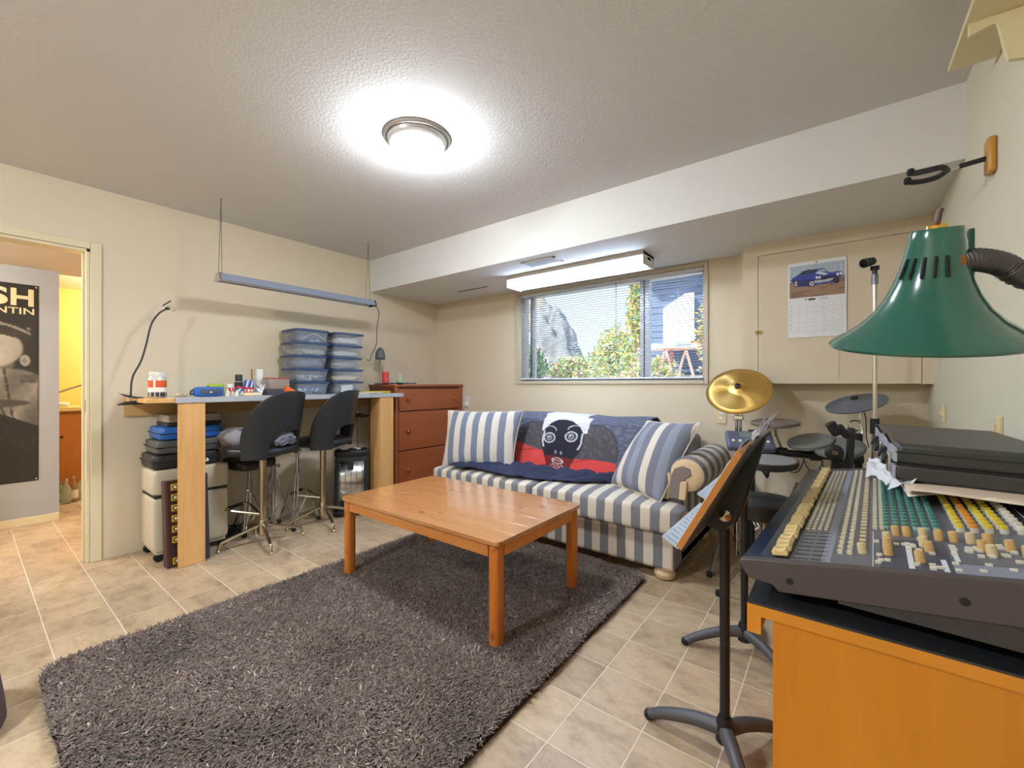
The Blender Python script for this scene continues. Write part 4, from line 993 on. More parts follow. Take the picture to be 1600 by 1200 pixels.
def throw_pos(u, v):
    x = -2.24+u*1.18; wob = .012*noise.noise(Vector((u*5, v*4, 2)))+.006*math.sin(u*21)*v
    s = v*1.0
    ptsYZ = [(3.33, .70), (3.30, .80), (3.20, .855), (3.08, .855), (2.985, .81), (2.93, .70), (2.895, .58), (2.86, .455), (2.80, .44)]
    f = s*(len(ptsYZ)-1); i = min(int(f), len(ptsYZ)-2); k = f-i
    y = ptsYZ[i][0]*(1-k)+ptsYZ[i+1][0]*k; z = ptsYZ[i][1]*(1-k)+ptsYZ[i+1][1]*k
    sag = .02*math.sin(u*PI*2)*(1-abs(v-.4))
    return (x, y-.03+wob, z+.03+wob*.6+(sag*.3 if v < .6 else 0))
V0 = .42     # the part of the print that faces the room starts over the sofa's back
tw = print_grid(throw_pos, 240, 190, lambda u, v: throw_col(u, (v-V0)/(1-V0)*1.0) if v > V0 else (96, 100, 118) if not (.25 < u < .58) else (214, 214, 218), 'printed_throw', printed('printed_fleece', .95), solid=.006)
tag(tw, 'printed throw with a dark face above a red band over the sofa back', 'throw')
# navy throw on the seat
def navy(u, v):
    x = -2.52+u*1.30+.05*math.sin(v*4)*(1-u); y = 2.80-v*(.27+.13*math.sin(u*PI*.9+.3)-.14*u+.03*math.sin(u*17))
    z = .466+.05*abs(noise.noise(Vector((u*8, v*5, 9))))+.03*abs(math.sin(u*13+v*4+2*noise.noise(Vector((u*4, v*3, 2)))))*math.sin(v*PI)*(.3+.7*min(1, u*2))+.015*(1-v)**2
    if abs(x+1.70) < .10: z -= .012
    return (x, y, z)
m = MB(); m.grid(navy, 90, 34)
o = m.build('navy_blanket', [plain('navy_fleece', (44, 50, 76), .95, bump=.3, bs=140, var=.15)], solid=.01, smooth=80); tag(o, 'rumpled navy blanket spread over the sofa seat below the throw', 'blanket')
# ------------------------------------------------------------------ cabinet and mixing desk
KX0, KY0, KY1, KZ = -.13, .88, 2.06, .742
amber = wood('amber_plywood', (196, 118, 18), (214, 140, 30), 2, .35, False, 3)
t = thing('amber_cabinet', ((KX0+XR)/2, 1.45, 0), 'amber plywood cabinet with black top under the mixing desk', 'cabinet')
m = MB(); m.box(KX0, XR-.003, KY0, KY1, KZ-.004, KZ); m.build('top_laminate', plain('black_laminate', (44, 46, 50), .25), t, True)
m = MB(); m.box(KX0, XR-.003, KY0, KY1, KZ-.024, KZ-.004); m.build('top_board', wood('amber_edge', (206, 128, 26), (220, 146, 42), 0, .35, False, 3), t, True)
m = MB(); m.box(KX0, KX0+.022, KY0, KY1, KZ-.056, KZ-.024); m.build('front_lip', wood('amber_edge', (206, 128, 26), (220, 146, 42), 0, .35, False, 3), t, True)
m = MB(); m.box(KX0+.04, XR-.004, KY0+.006, KY0+.026, 0, KZ-.024); m.build('end_panel', amber, t, True)
m = MB(); m.box(KX0+.04, XR-.004, KY1-.026, KY1-.006, 0, KZ-.024); m.build('end_panel', amber, t, True)
m = MB(); m.box(KX0+.04, KX0+.06, KY0+.026, KY1-.026, 0, KZ-.024); m.build('face_panel', amber, t, True)
# mixing desk: local x runs up the slope from the armrest to the wall, y along the channels
MS = -math.atan(.165); MZ = math.radians(-3.15)
mx = thing('mixing_desk', (-.15, .915, .80), 'large dark mixing desk with rows of cream, green and yellow controls', 'mixer', None, (0, MS, MZ))
LX, LY = .50, 1.11
dk = plain('mixer_charcoal', (46, 46, 50), .42, .2); pn = plain('mixer_panel', (104, 107, 116), .4, .2, var=.12, vs=14); bl_m = plain('mixer_armrest', (40, 54, 74), .3, .3)
side = [(0, -.004), (.004, -.014), (.012, -.030), (.030, -.036), (.05, -.040), (.058, -.052), (LX, -.060), (LX, .004), (.03, .004), (.004, .002)]
m = MB(); m.prism([(.002, -.002), (.012, -.028), (.05, -.038), (.06, -.05), (LX-.002, -.058), (LX-.002, -.004), (.05, -.004)], .02, LY-.02, 'y'); m.build('chassis', dk, mx, smooth=20)
sp_m = plain('mixer_side', (76, 68, 68), .45, .1)
for ya, yb in ((0, .02), (LY-.02, LY)):
    m = MB(); m.prism(side, ya, yb, 'y'); s = m.build('side_panel', sp_m, mx, bevel=.002, smooth=20)
    for x in (.08, .30):
        m = MB(); m.cyl((x, ya-.001 if ya == 0 else yb, -.03), (x, ya+.004 if ya == 0 else yb-.004, -.03), .006, 12); d = m.build('screw', rubber, mx); d.parent = s
m = MB(); m.prism([(.145, -.05), (LX-.03, -.055), (LX-.03, -.113), (.145, -.0594)], .005, LY-.005, 'y'); m.build('underside', plain('mixer_underside', (54, 50, 53), .5), mx, smooth=0)
for fx_, fy_ in ((.08, .10), (.08, 1.0), (.40, .10), (.40, 1.0)):
    zb_ = (KZ-.80-.1628*fx_)/.9866
    m = MB(); m.cyl((fx_, fy_, zb_+.002), (fx_, fy_, -.05), .014, 12); m.build('foot', rubber, mx)
m = MB(); m.prism([(.001, -.003), (.010, .001), (.030, .0035), (.034, .0045), (.048, .001), (.048, -.006), (.01, -.01)], .02, LY-.02, 'y'); m.build('armrest', bl_m, mx, smooth=20)
m = MB(); m.box(.049, LX, .02, LY-.02, -.006, 0); m.build('control_panel', pn, mx, smooth=0)
# silk-screen bands and slots
wl = plain('silkscreen_white', (206, 208, 214), .5); dkb = plain('panel_dark_band', (36, 38, 44), .4); gyb = plain('panel_grey_band', (130, 134, 148), .45)
def strip(nm, x0, x1, y0, y1, mat, z=.0006):
    m = MB(); m.box(x0, x1, y0, y1, -.001, z); return m.build(nm, mat, mx, smooth=0)
strip('label_band', .128, .142, .03, 1.08, gyb); strip('label_band', .176, .194, .13, 1.08, plain('panel_brown_band', (104, 88, 76), .5)); strip('label_band', .420, .447, .20, 1.08, dkb)
strip('rule', .433, .4345, .2, 1.08, wl, .001); strip('rule', .200, .2012, .03, .25, wl, .001)
for a in ((.246, .2535, .035, .185), (.3045, .311, .09, .185), (.287, .2935, .033, .092)): strip('white_strip', *a, wl, .001)
strip('meter_panel', .300, .46, .03, .075, gyb, .0012); strip('dark_panel', .210, .30, .03, .2, plain('panel_navy', (62, 68, 84), .4), .0004)
nch = 27; CP = .0308; CY0 = .262
m = MB()
for k in range(8):
    y = .038+k*.0255
    for xa, xb in ((.086, .108), (.112, .134)): m.box(xa, xb, y, y+.004, -.002, .0007)
o = m.build('fader_slots', dkb, mx, smooth=0); o['kind'] = 'stuff'
# fader caps
m = MB(); m.prism([(-.0125, .004), (.0125, .004), (.0135, .010), (.010, .0165), (.004, .0135), (-.004, .0135), (-.010, .0165), (-.0135, .010)], -.0092, .0092, 'y')
fc = plain('cream_fader', (226, 200, 140), .45); f0 = m.build('fader_cap', fc, mx, bevel=.001)
for k in range(36):
    o = f0 if k == 0 else dup(f0, 'fader_cap'); o.location = (.0655+(.0015*math.sin(k*1.9)), .042+k*.0292, 0)
m = MB(); m.box(.0510, .0805, .03, 1.09, -.001, .0005); m.build('fader_track', dkb, mx, smooth=0)
# knobs
def knob_mesh(r, h, top):
    m = MB(); m.slot(0).lathe([(r, 0), (r*.92, h*.8), (r*.86, h)], 10, close=False); m.slot(1).lathe([(r*.97, h*.62), (r*.88, h), (.0001, h*1.02)], 10, close=False)
    return m
kb = plain('pale_knob', (206, 204, 192), .5); 
cols = {'green': plain('green_knob_cap', (66, 130, 116), .45), 'yellow': plain('yellow_knob_cap', (226, 200, 62), .45), 'orange': plain('orange_knob_cap', (228, 150, 50), .45), 'white': plain('white_knob_cap', (222, 216, 198), .45)}
kg = plain('mint_knob', (160, 190, 180), .5)
prot = {}
rows = [(.2225+i*.0152, 'green') for i in range(6)]+[(.331, 'yellow'), (.350, 'orange'), (.369, 'yellow'), (.388, 'yellow'), (.410, 'white')]
for x, cname in rows:
    for k in range(nch):
        if cname not in prot:
            r_ = .0052 if cname == 'green' else .0066
            o = knob_mesh(r_, .0115 if cname == 'green' else .014, None).build('knob', [kg if cname == 'green' else kb, cols[cname]], mx); prot[cname] = o
        else: o = dup(prot[cname], 'knob')
        o.location = (x, CY0+.02+k*CP, 0)
gold = plain('gold_knob', (206, 182, 132), .4)
m = MB()
for k in range(26): m.lathe([(.006, 0), (.0052, .012), (.0001, .0125)], 8, Matrix.Translation((.462, .26+k*CP, 0)))
o = m.build('trim_knobs', gold, mx); o['kind'] = 'stuff'
# push buttons
bt = plain('pale_button', (214, 206, 178), .5); m = MB()
for x in (.0875, .0985, .1095, .1205):
    for k in range(40): m.box(x-.0033, x+.0033, .245+k*.0208, .2500+k*.0208, 0, .003)
for x in (.1535, .1675, .2035, .2145):
    for k in range(34 if x < .17 else 27): y = (.085 if x < .17 else .27)+k*.0292; m.box(x-.0036, x+.0036, y, y+.0075, 0, .006)
for k in range(33): m.box(.180, .190, .115+k*.0292, .122+k*.0292, 0, .004)
o = m.build('push_buttons', bt, mx, smooth=0); o['kind'] = 'stuff'
# master section
mk = plain('amber_knob', (206, 168, 108), .5); tall = MB(); tall.lathe([(.0068, 0), (.0063, .016), (.0055, .0182), (.0001, .0186)], 14)
big = None
for k, (x, y) in enumerate(((.186, .10), (.222, .10), (.222, .145), (.222, .185), (.262, .075), (.277, .135), (.272, .165), (.236, .235), (.252, .232), (.275, .225), (.296, .215), (.315, .21), (.336, .205), (.357, .205), (.345, .160), (.352, .135), (.378, .17), (.392, .14))):
    o = tall.build('master_knob', mk if k % 3 else plain('pale_amber_knob', (212, 192, 148), .5), mx) if k < 2 else dup(big if k % 3 else big0, 'master_knob')
    if k == 0: big0 = o
    if k == 1: big = o
    o.location = (x, y, 0)
m = MB()
for k in range(46): x, y = random.uniform(.205, .40), random.uniform(.04, .21); m.box(x-.004, x+.004, y-.003, y+.003, 0, .004)
o = m.build('small_buttons', plain('pale_button2', (220, 214, 196), .5), mx, smooth=0); o['kind'] = 'stuff'
# ------------------------------------------------------------------ flight case and papers on the desk
fcx, fcy = .118, 1.44
cs = thing('flight_case', (fcx, fcy, .897), 'scuffed black hard case with metal-edged latches lying on the mixing desk', 'case', None, (0, math.radians(1.5), 0))
CW, CL, CH = .30, .66, .094
cm = plain('scuffed_black_case', (60, 58, 57), .42, var=.25, vs=9, bump=.1, bs=50)
m = MB(); m.box(0, CW, 0, CL, 0, .040); m.build('bottom_shell', cm, cs, bevel=.008, seg=3)
m = MB(); m.box(0, CW, 0, CL, .042, CH); m.build('lid', cm, cs, bevel=.012, seg=3)
m = MB(); m.box(.002, CW-.002, .002, CL-.002, .038, .044); m.build('seam', rubber, cs)
m = MB(); m.box(.0, CW, -.0012, CL+.0012, .070, .0725); m.build('groove', rubber, cs)
alu2 = plain('case_aluminium', (176, 180, 190), .4, .2)
m = MB(); m.box(-.003, .004, .004, CL-.004, .002, .036); m.build('edge_plate', alu2, cs, bevel=.001)
m = MB(); m.box(-.003, .004, .004, CL-.004, .046, CH-.012); m.build('edge_plate', alu2, cs, bevel=.001)
for y in (.07, .20, .33, .5):
    m = MB(); m.box(-.012, -.003, y-.022, y+.022, .012, .062); l = m.build('latch', black_metal if y in (.20, .5) else chrome, cs, bevel=.002)
    m = MB(); m.tube(spline([(-.012, y-.015, .058), (-.02, y-.012, .035), (-.02, y+.012, .035), (-.012, y+.015, .058)], 4), .003, 6); d = m.build('latch_loop', black_metal, cs); d.parent = l
for y in (.12, .42):
    m = MB(); m.tube([(-.002, y-.02, CH-.012), (-.012, y-.02, CH+.012), (-.012, y+.02, CH+.012), (-.002, y+.02, CH-.012)], .0028, 6); m.build('lid_ring', black_metal, cs)
ppm = plain('crumpled_paper', (220, 220, 222), .85, var=.05)
def sheet(pts, n=14, amp=.01, seed=0):
    a, b, c, d = (Vector(p) for p in pts)
    def f(u, v):
        p = (a*(1-u)+b*u)*(1-v)+(d*(1-u)+c*u)*v; p.z += amp*noise.noise(Vector((u*3, v*3, seed*7.3))); return p
    m = MB(); m.grid(f, n, n); return m
def mz(x): return .80+.165*(x+.15)
pp = thing('crumpled_sheet', (.1, 1.75, .87), 'white crumpled sheet spilling from under the latch end of the case', 'paper')
P = lambda px, py, D: at(px, py, 'D', D)
m = sheet((P(1354, 722, 1.36), P(1384, 760, 1.14), P(1412, 742, 1.12), P(1384, 716, 1.34)), 12, .016, 1); m.build('sheet', ppm, pp, True, solid=.0008)
m = sheet((P(1352, 742, 1.38), P(1376, 742, 1.3), P(1384, 718, 1.36), P(1358, 716, 1.45)), 10, .012, 2); m.build('sheet', ppm, pp, True, solid=.0008)
m = sheet((P(1386, 764, 1.10), P(1430, 752, 1.04), P(1440, 742, 1.06), P(1398, 744, 1.12)), 10, .012, 3); m.build('sheet', ppm, pp, True, solid=.0008)
pp = thing('paper_stack', (.25, 1.45, .89), 'curling stack of cream papers squashed beneath the long side of the case', 'papers')
for k in range(4):
    z = .874+k*.0035
    m = MB(); m.grid(lambda u, v: (.135+u*.29, 1.36+v*.35-.01*k+.02*math.sin(u*5+k), z+.010*math.sin(u*4.2+.4*k)*(1-v)+.02*u), 16, 8); m.build('sheet', plain('aged_paper%d' % (k % 2), ((226, 214, 196), (206, 186, 164))[k % 2], .85), pp, True, solid=.0008)
# ------------------------------------------------------------------ green wall lamp
ctr = at(1447, 533, 'D', .50)
gl = thing('green_lamp', (XR, .80, 1.14), 'glossy green flared lamp shade on a ribbed black gooseneck', 'lamp')
grn = plain('glossy_green_enamel', (26, 92, 78), .16, var=.04, Coat_Weight=.6)
away = Vector((-_S+.985*_C, _C+.985*_S, 0)).normalized(); rgt = Vector((_C, _S, 0))
ax = (Vector((0, 0, 1)) - away*.30 + rgt*.10).normalized()
Ml = Matrix.Translation(ctr) @ frame_z(ax) @ Matrix.Diagonal((.885, .885, .96, 1))
prof = [(.1115, -.003), (.112, 0), (.108, .0035), (.094, .0115), (.078, .023), (.064, .037), (.053, .053), (.0445, .070), (.0385, .087), (.0345, .103), (.0315, .118), (.0295, .130), (.0285, .1315), (.008, .132)]
prof = [(r*(.74+.08*max(0, min(1, (r-.03)/.08)))/.885, z) for r, z in prof]
m = MB(); m.lathe(prof, 64, Ml, close=False); o = m.build('shade', grn, gl, True, solid=.0015, smooth=50)
m = MB(); m.lathe([(.010, .131), (.010, .136), (.006, .138), (.004, .139)], 16, Ml); m.build('cap', brass, gl, True)
m = MB(); m.tube([Ml @ Vector((0, 0, .137)), Ml @ Vector((.001, .001, .150)), Ml @ Vector((.003, .002, .154))], .0026, 8); m.build('switch', plain('brown_switch', (70, 48, 36), .5), gl, True)
inv = Ml.inverted(); camd = (inv.to_3x3() @ (Vector((0, 0, EYE))-ctr)).normalized(); a_c = math.atan2(camd.y, camd.x)
for k in range(5):
    a = a_c-.9+k*.32
    q = lambda r, z: Ml @ Vector((r*math.cos(a), r*math.sin(a), z))
    m = MB(); m.tube([q(.0385, .078), q(.0310, .101)], .0016, 6); m.build('vent_slot', plain('slot_black', (16, 18, 18), .8), gl, True)
n0 = at(1489, 411, 'D', .466)
neck = spline([n0, at(1525, 406, 'D', .463), at(1565, 413, 'D', .462), at(1604, 434, 'D', .462), Vector((.24, .765, 1.222)), Vector((.34, .79, 1.17)), Vector((XR-.012, .80, 1.14))], 11)
m = MB(); m.tube(neck, [.0128 if i % 2 else .0108 for i in range(len(neck))], 16); m.build('gooseneck', plain('ribbed_black', (86, 82, 84), .32, .3), gl, True, smooth=80)
dn = (neck[3]-neck[0]).normalized()
m = MB(); m.lathe([(.0128, -.003), (.0138, 0), (.0128, .003)], 24, Matrix.Translation(n0) @ frame_z(dn)); m.build('collar', plain('copper_collar', (150, 92, 48), .3, .8), gl, True)
m = MB(); m.lathe([(.045, 0), (.045, .008), (.025, .012)], 24, Matrix.Translation((XR, .80, 1.14)) @ Matrix.Rotation(-PI/2, 4, 'Y')); m.build('wall_plate', black_metal, gl, True)
# ------------------------------------------------------------------ music stands
def music_stand(cx, cy, label, board, ty, W, lox, loz, Hh, a0):
    t = thing('music_stand', (cx, cy, 0), label, 'music stand')
    mm = black_metal; lm = plain('grey_cast_legs', (82, 82, 86), .5, .2)
    m = MB(); m.cyl((cx, cy, .06), (cx, cy, loz+.0), .0145, 16); m.build('pole', mm, t, True)
    m = MB(); m.cyl((cx, cy, loz-.005), (cx, cy, loz+.05), .0095, 14); m.build('inner_tube', chrome, t, True)
    m = MB(); m.lathe([(.026, .05), (.024, .11), (.018, .125)], 16, Matrix.Translation((cx, cy, 0))); m.build('base_socket', mm, t, True)
    for k in range(3):
        a = math.radians(a0+120*k); c, s = math.cos(a), math.sin(a)
        pts = spline([(cx+c*.015, cy+s*.015, .085), (cx+c*.09, cy+s*.09, .075), (cx+c*.18, cy+s*.18, .045), (cx+c*.235, cy+s*.235, .016)], 6)
        m = MB(); m.tube(pts, [.023-.007*i/(len(pts)-1) for i in range(len(pts))], 12); l = m.build('leg', lm, t, True)
        m = MB(); m.soft((cx+c*.236, cy+s*.236, .015), (.034, .034, .03), .8, 12, 8); d = m.build('rubber_tip', rubber, t, True); d.parent = l
    # the desk leans back from its lower edge
    lo = Vector((lox, ty, loz)); up = Vector((.146, 0, .271)).normalized(); nn = Vector((-up.z, 0, up.x))
    M = Matrix((Vector((0, 1, 0)), up, nn)).transposed().to_4x4(); M.translation = lo
    if board:
        m = MB(); m.box(-W, W, 0, Hh, -.008, .008, M); m.build('board', wood('music_board', (184, 118, 54), (204, 138, 68), 1, .4, False, 6), t, True, bevel=.001)
    m = MB(); m.box(-W+.002, W, 0, Hh+.03, -.0125, -.0085, M); m.build('desk_plate', mm, t, True)
    m = MB(); m.box(-W, W, -.002, .002, .0, .05, M); m.build('ledge', plain('pale_blue_card', (186, 198, 212), .6), t, True)
    bz = loz+.0
    m = MB(); m.prism([(lox+.0, bz+.01), (lox+.05, bz-.012), (lox+.10, bz+.03), (lox+.115, bz+.07), (lox+.175, bz+.285), (lox+.15, bz+.29)], cy-.018, cy+.018, 'y'); m.build('tilt_bracket', mm, t, True, bevel=.004)
    m = MB(); m.lathe([(.004, 0), (.017, .002), (.018, .008), (.009, .012), (.005, .016), (.001, .017)], 24, Matrix.Translation((lox+.068, cy-.018, bz+.045)) @ Matrix.Rotation(PI/2, 4, 'X')); m.build('tilt_knob', brassy, t, True)
    for k, (a, b) in enumerate(((-.97, -.05), (.02, .97))):
        m = MB(); m.box(a*W, b*W, .006, Hh*.9, .009, .0105, M); m.build('sheet_music', paper, t, True, smooth=0)
    rl = plain('printed_lines', (140, 154, 178), .7)
    m = MB()
    for k in range(12): m.box(-W*.93+k*W*.155, -W*.90+k*W*.155, .0021, .0026, .010+.006*(k % 3), .044-.004*(k % 2), M)
    m.build('print_lines', rl, t, True, smooth=0)
    return t
music_stand(-.27, 1.42, 'near black music stand carrying a brown wooden board', True, 1.37, .205, -.334, .70, .308, 178)
music_stand(-.31, 2.03, 'far black music stand with torn papers at its top edge', False, 2.02, .22, -.40, .675, .30, 205)
p0 = Vector((-.232, 1.80, .955)); ud = Vector((.146, 0, .271)).normalized()
m = MB()
for k in range(18):
    b = p0+Vector((random.uniform(-.012, .012), random.uniform(0, .20), 0)); q = b+ud*random.uniform(.03, .085)+Vector((random.uniform(-.012, .02), random.uniform(-.03, .03), 0)); w_ = Vector((.002, .007, .001))
    m.add([b-w_, b+w_, q+w_*.4, q-w_*.4], [(0, 1, 2, 3)])
m.box(-.25, -.225, 1.80, 2.02, .925, .96)
tag(m.build('torn_papers', plain('silver_paper', (190, 190, 196), .5), smooth=0, solid=.0008), 'ragged silvery paper strips sticking up behind the wooden music board', 'papers')
# ------------------------------------------------------------------ brass cymbal and its stand
cc = Vector((-.498, 3.02, 1.11)); tocam = Vector((-cc.x, -cc.y, 0)).normalized()
nrm = (tocam*math.cos(math.radians(43))+Vector((0, 0, 1))*math.sin(math.radians(43))+Vector((_C, _S, 0))*-.10).normalized()
t = thing('brass_cymbal', cc, 'polished brass cymbal tilted towards the room', 'cymbal')
def cym_mat():
    m_ = NT('lathed_brass'); sp = m_.n('SeparateXYZ'); tc = m_.n('TexCoord'); m_.l(tc.outputs['Object'], sp.inputs[0])
    r2 = m_.math('SQRT', m_.math('ADD', m_.math('MULTIPLY', sp.outputs[0], sp.outputs[0]), m_.math('MULTIPLY', sp.outputs[1], sp.outputs[1])))
    rn = m_.math('SINE', m_.math('MULTIPLY', r2, 2200)); m_.set(Base_Color=lin((226, 186, 104)), Metallic=.85, Roughness=.36); m_.b.inputs['Anisotropic'].default_value = .93
    tn = m_.n('Tangent'); tn.direction_type = 'RADIAL'; tn.axis = 'Z'; m_.l(tn.outputs[0], m_.b.inputs['Tangent'])
    return m_.m
m = MB(); m.lathe([(.190, -.020), (.155, -.013), (.10, -.004), (.06, .0), (.045, .004), (.03, .015), (.016, .019), (.004, .020)], 64, close=False)
o = m.build('plate', cym_mat(), t, solid=.0015); o.matrix_basis = frame_z(nrm)
m = MB(); m.lathe([(.016, .018), (.018, .024), (.018, .034), (.006, .038), (.006, .05), (.001, .051)], 18); o = m.build('felt_and_nut', plain('purple_felt', (72, 52, 62), .7), t); o.matrix_basis = frame_z(nrm)
sx_, sy_ = cc.x-.01, cc.y+.02
t = thing('cymbal_boom_stand', (sx_, sy_, 0), 'chrome cymbal stand behind the rolled sofa arm', 'stand')
m = MB(); m.cyl((sx_, sy_, .95), tuple(cc-nrm*.012), .006, 8); m.build('top_rod', chrome, t, True)
m = MB(); m.cyl((sx_, sy_, .35), (sx_, sy_, .95), .010, 12); m.build('upper_tube', chrome, t, True)
m = MB(); m.cyl((sx_+.022, sy_, .62), (sx_+.022, sy_, .93), .008, 12); m.build('side_tube', chrome, t, True)
m = MB(); m.cbox((sx_+.01, sy_, .925), (.06, .03, .03)); m.build('clamp', chrome, t, True, bevel=.005)
m = MB(); m.cbox((sx_+.012, sy_-.005, .78), (.07, .03, .07)); m.build('tilter', plain('grey_cast_metal', (128, 132, 142), .4, .6), t, True, bevel=.006)
m = MB(); m.cyl((sx_, sy_, .04), (sx_, sy_, .5), .0145, 12); m.build('lower_tube', chrome, t, True)
tripod(t, sx_, sy_, .5, .36, 0, 0, angs=[math.radians(a) for a in (256, 316, 20)])
# ------------------------------------------------------------------ electronic drum kit
grey_pad = plain('grey_drum_rubber', (122, 124, 120), .55, var=.06); taup = plain('taupe_drum_rubber', (122, 110, 102), .5)
rim_m = plain('drum_rim', (40, 40, 42), .5)
rk = thing('drum_rack', (-.2, 3.0, 0), 'black tube drum rack with upright legs between sofa and right wall', 'rack')
bL, bR = Vector((-.41, 2.94, .735)), Vector((.10, 3.10, .715))
m = MB(); m.cyl(bL, bR, .021, 16); m.build('cross_bar', black_metal, rk, True)
for b in (bL, bR):
    m = MB(); m.cyl((b.x, b.y, .02), (b.x, b.y, .86), .019, 14); m.build('upright', black_metal, rk, True)
    m = MB(); m.tube([(b.x, b.y-.05, .018), (b.x, b.y+.28, .018)], .017, 12); m.build('floor_bar', black_metal, rk, True)
for k in (.02, .30, .62, .98):
    p = bL.lerp(bR, k); m = MB(); m.cyl(p+Vector((-.025, -.01, 0)), p+Vector((.025, .01, 0)), .032, 16); m.build('clamp', black_plastic, rk, True, bevel=.003)
for k in range(5):
    p = bL.lerp(bR, .15+.17*k); pts = [p+Vector((0, -.02, 0)), p+Vector((.03, -.05, -.07-.02*(k % 2))), p+Vector((.07, -.02, -.10)), p+Vector((.10, 0, -.03))]
    m = MB(); m.tube(spline(pts, 6), .003, 6); m.build('cable', rubber, rk, True)
def pad(c, n, r, th, top, label, rod_to=None, ring=False):
    t = thing('drum_pad', c, label, 'drum pad'); M = frame_z(n)
    m = MB(); m.lathe([(r*.72, -th), (r*.97, -th*.7), (r, -th*.3), (r*.985, -.002), (r*.95, 0)], 40); o = m.build('shell', rim_m if ring else top, t); o.matrix_basis = M
    m = MB(); m.lathe([(r*.93, 0), (r*.90, .003), (r*.5, .0045), (.001, .005)], 40, close=False); o = m.build('playing_surface', top, t); o.matrix_basis = M
    if rod_to is not None:
        q = Vector(rod_to)-Vector(c); s = M.to_3x3() @ Vector((0, 0, -th))
        m = MB(); m.tube([s, s*2.2+q*.12, q], .008, 8); m.build('arm', chrome if not ring else black_metal, t)
    return t
pad((-.293, 2.985, .915), (-.02, -.06, 1), .130, .030, taup, 'flat taupe drum pad highest on the rack', (-.255, 2.99, .745))
pad((-.122, 3.045, .81), (-.16, -.26, .95), .118, .030, grey_pad, 'grey drum pad tilted forward in the middle of the rack', (-.10, 3.04, .74))
pad((.012, 2.99, .792), (-.08, -.33, .94), .122, .032, grey_pad, 'grey drum pad tilted forward at the right of the rack', (.06, 3.08, .72))
pad((-.285, 2.64, .735), (0, -.07, 1), .135, .045, plain('snare_rubber', (138, 138, 136), .5), 'thick black-rimmed drum pad low in front of the rack', (-.40, 2.93, .70), True)
# e-cymbal
t = thing('rubber_cymbal', (.087, 3.14, 1.04), 'dark grey rubber cymbal pad tilted up towards the right wall', 'cymbal')
M = frame_z(tocam*.11+Vector((0, 0, .9))+Vector((_C, _S, 0))*-.30); gc = plain('slate_cymbal_rubber', (96, 98, 106), .5, var=.05)
m = MB(); m.lathe([(.143, -.016), (.145, -.012), (.10, -.005), (.06, 0), (.045, .008), (.02, .014), (.005, .015)], 48, close=False); o = m.build('plate', gc, t, solid=.004); o.matrix_basis = M
m = MB(); m.lathe([(.014, .013), (.018, .018), (.018, .03), (.001, .032)], 16); o = m.build('wing_nut', black_plastic, t); o.matrix_basis = M
m = MB(); m.tube([(0, 0, -.01), (.02, .01, -.06), (.035, .0, -.20), (.03, -.04, -.32)], .007, 8); m.build('arm', chrome, t)
m = MB(); m.tube(spline([(.012, 0, -.02), (.045, .0, -.08), (.05, 0, -.2), (.06, -.02, -.26)], 6), .003, 6); m.build('cable', rubber, t)
m = MB(); m.tube(arc((.0, -.01, -.14), .03, 0, 1.7*PI, 14, 'xz'), .004, 6); m.build('cable_loop', chrome, t)
# module
p = Vector((-.41, 2.86, .80)); t = thing('drum_module', p, 'slate-blue drum sound module clamped at the left of the rack', 'drum module', None, (math.radians(28), 0, math.radians(16)))
m = MB(); m.box(-.125, .125, -.085, .085, -.025, .02); m.build('housing', plain('slate_blue_plastic', (92, 96, 118), .4), t, bevel=.015, seg=3)
m = MB(); m.box(-.05, .05, .01, .06, .02, .0215); m.build('display', plain('lcd', (120, 136, 128), .3), t)
for k in range(6):
    m = MB(); m.lathe([(.009, .02), (.009, .028), (.001, .029)], 12, Matrix.Translation((-.09+k*.036, -.035, 0))); m.build('pad_button', white_plastic, t)
# clamp stand in front
q = Vector((.045, 2.79, 0)); t = thing('clamp_stand', (q.x, q.y, 0), 'black upright holder with a round pivot knob among the drum pads', 'stand')
m = MB(); m.cyl((q.x, q.y, .03), (q.x, q.y, .70), .016, 14); m.build('pole', black_metal, t, True)
m = MB(); m.lathe([(.07, 0), (.07, .015), (.02, .03)], 28, Matrix.Translation((q.x, q.y, 0))); m.build('base', black_metal, t, True)
m = MB(); m.cbox((q.x+.012, q.y, .79), (.034, .03, .25), (0, .04, 0)); m.build('back_bar', black_plastic, t, True, bevel=.008)
kn = Vector((q.x-.055, q.y-.025, .785))
m = MB(); m.lathe([(.028, 0), (.040, .006), (.042, .018), (.030, .026)], 28, Matrix.Translation(kn) @ frame_z(tocam)); m.build('pivot_knob', black_plastic, t, True)
m = MB(); m.lathe([(.012, .026), (.012, .032), (.001, .034)], 16, Matrix.Translation(kn) @ frame_z(tocam)); m.build('pivot_cap', chrome, t, True)
m = MB(); m.cbox((q.x-.03, q.y, .70), (.075, .04, .10)); m.build('clamp_body', black_metal, t, True, bevel=.006)
m = MB(); m.cbox((q.x-.055, q.y, .905), (.045, .05, .075), (0, -.5, .2)); m.build('jaw', black_plastic, t, True, bevel=.008)
m = MB(); m.cbox((q.x-.018, q.y, .895), (.028, .05, .07), (0, -.5, .2)); m.build('jaw', black_plastic, t, True, bevel=.006)
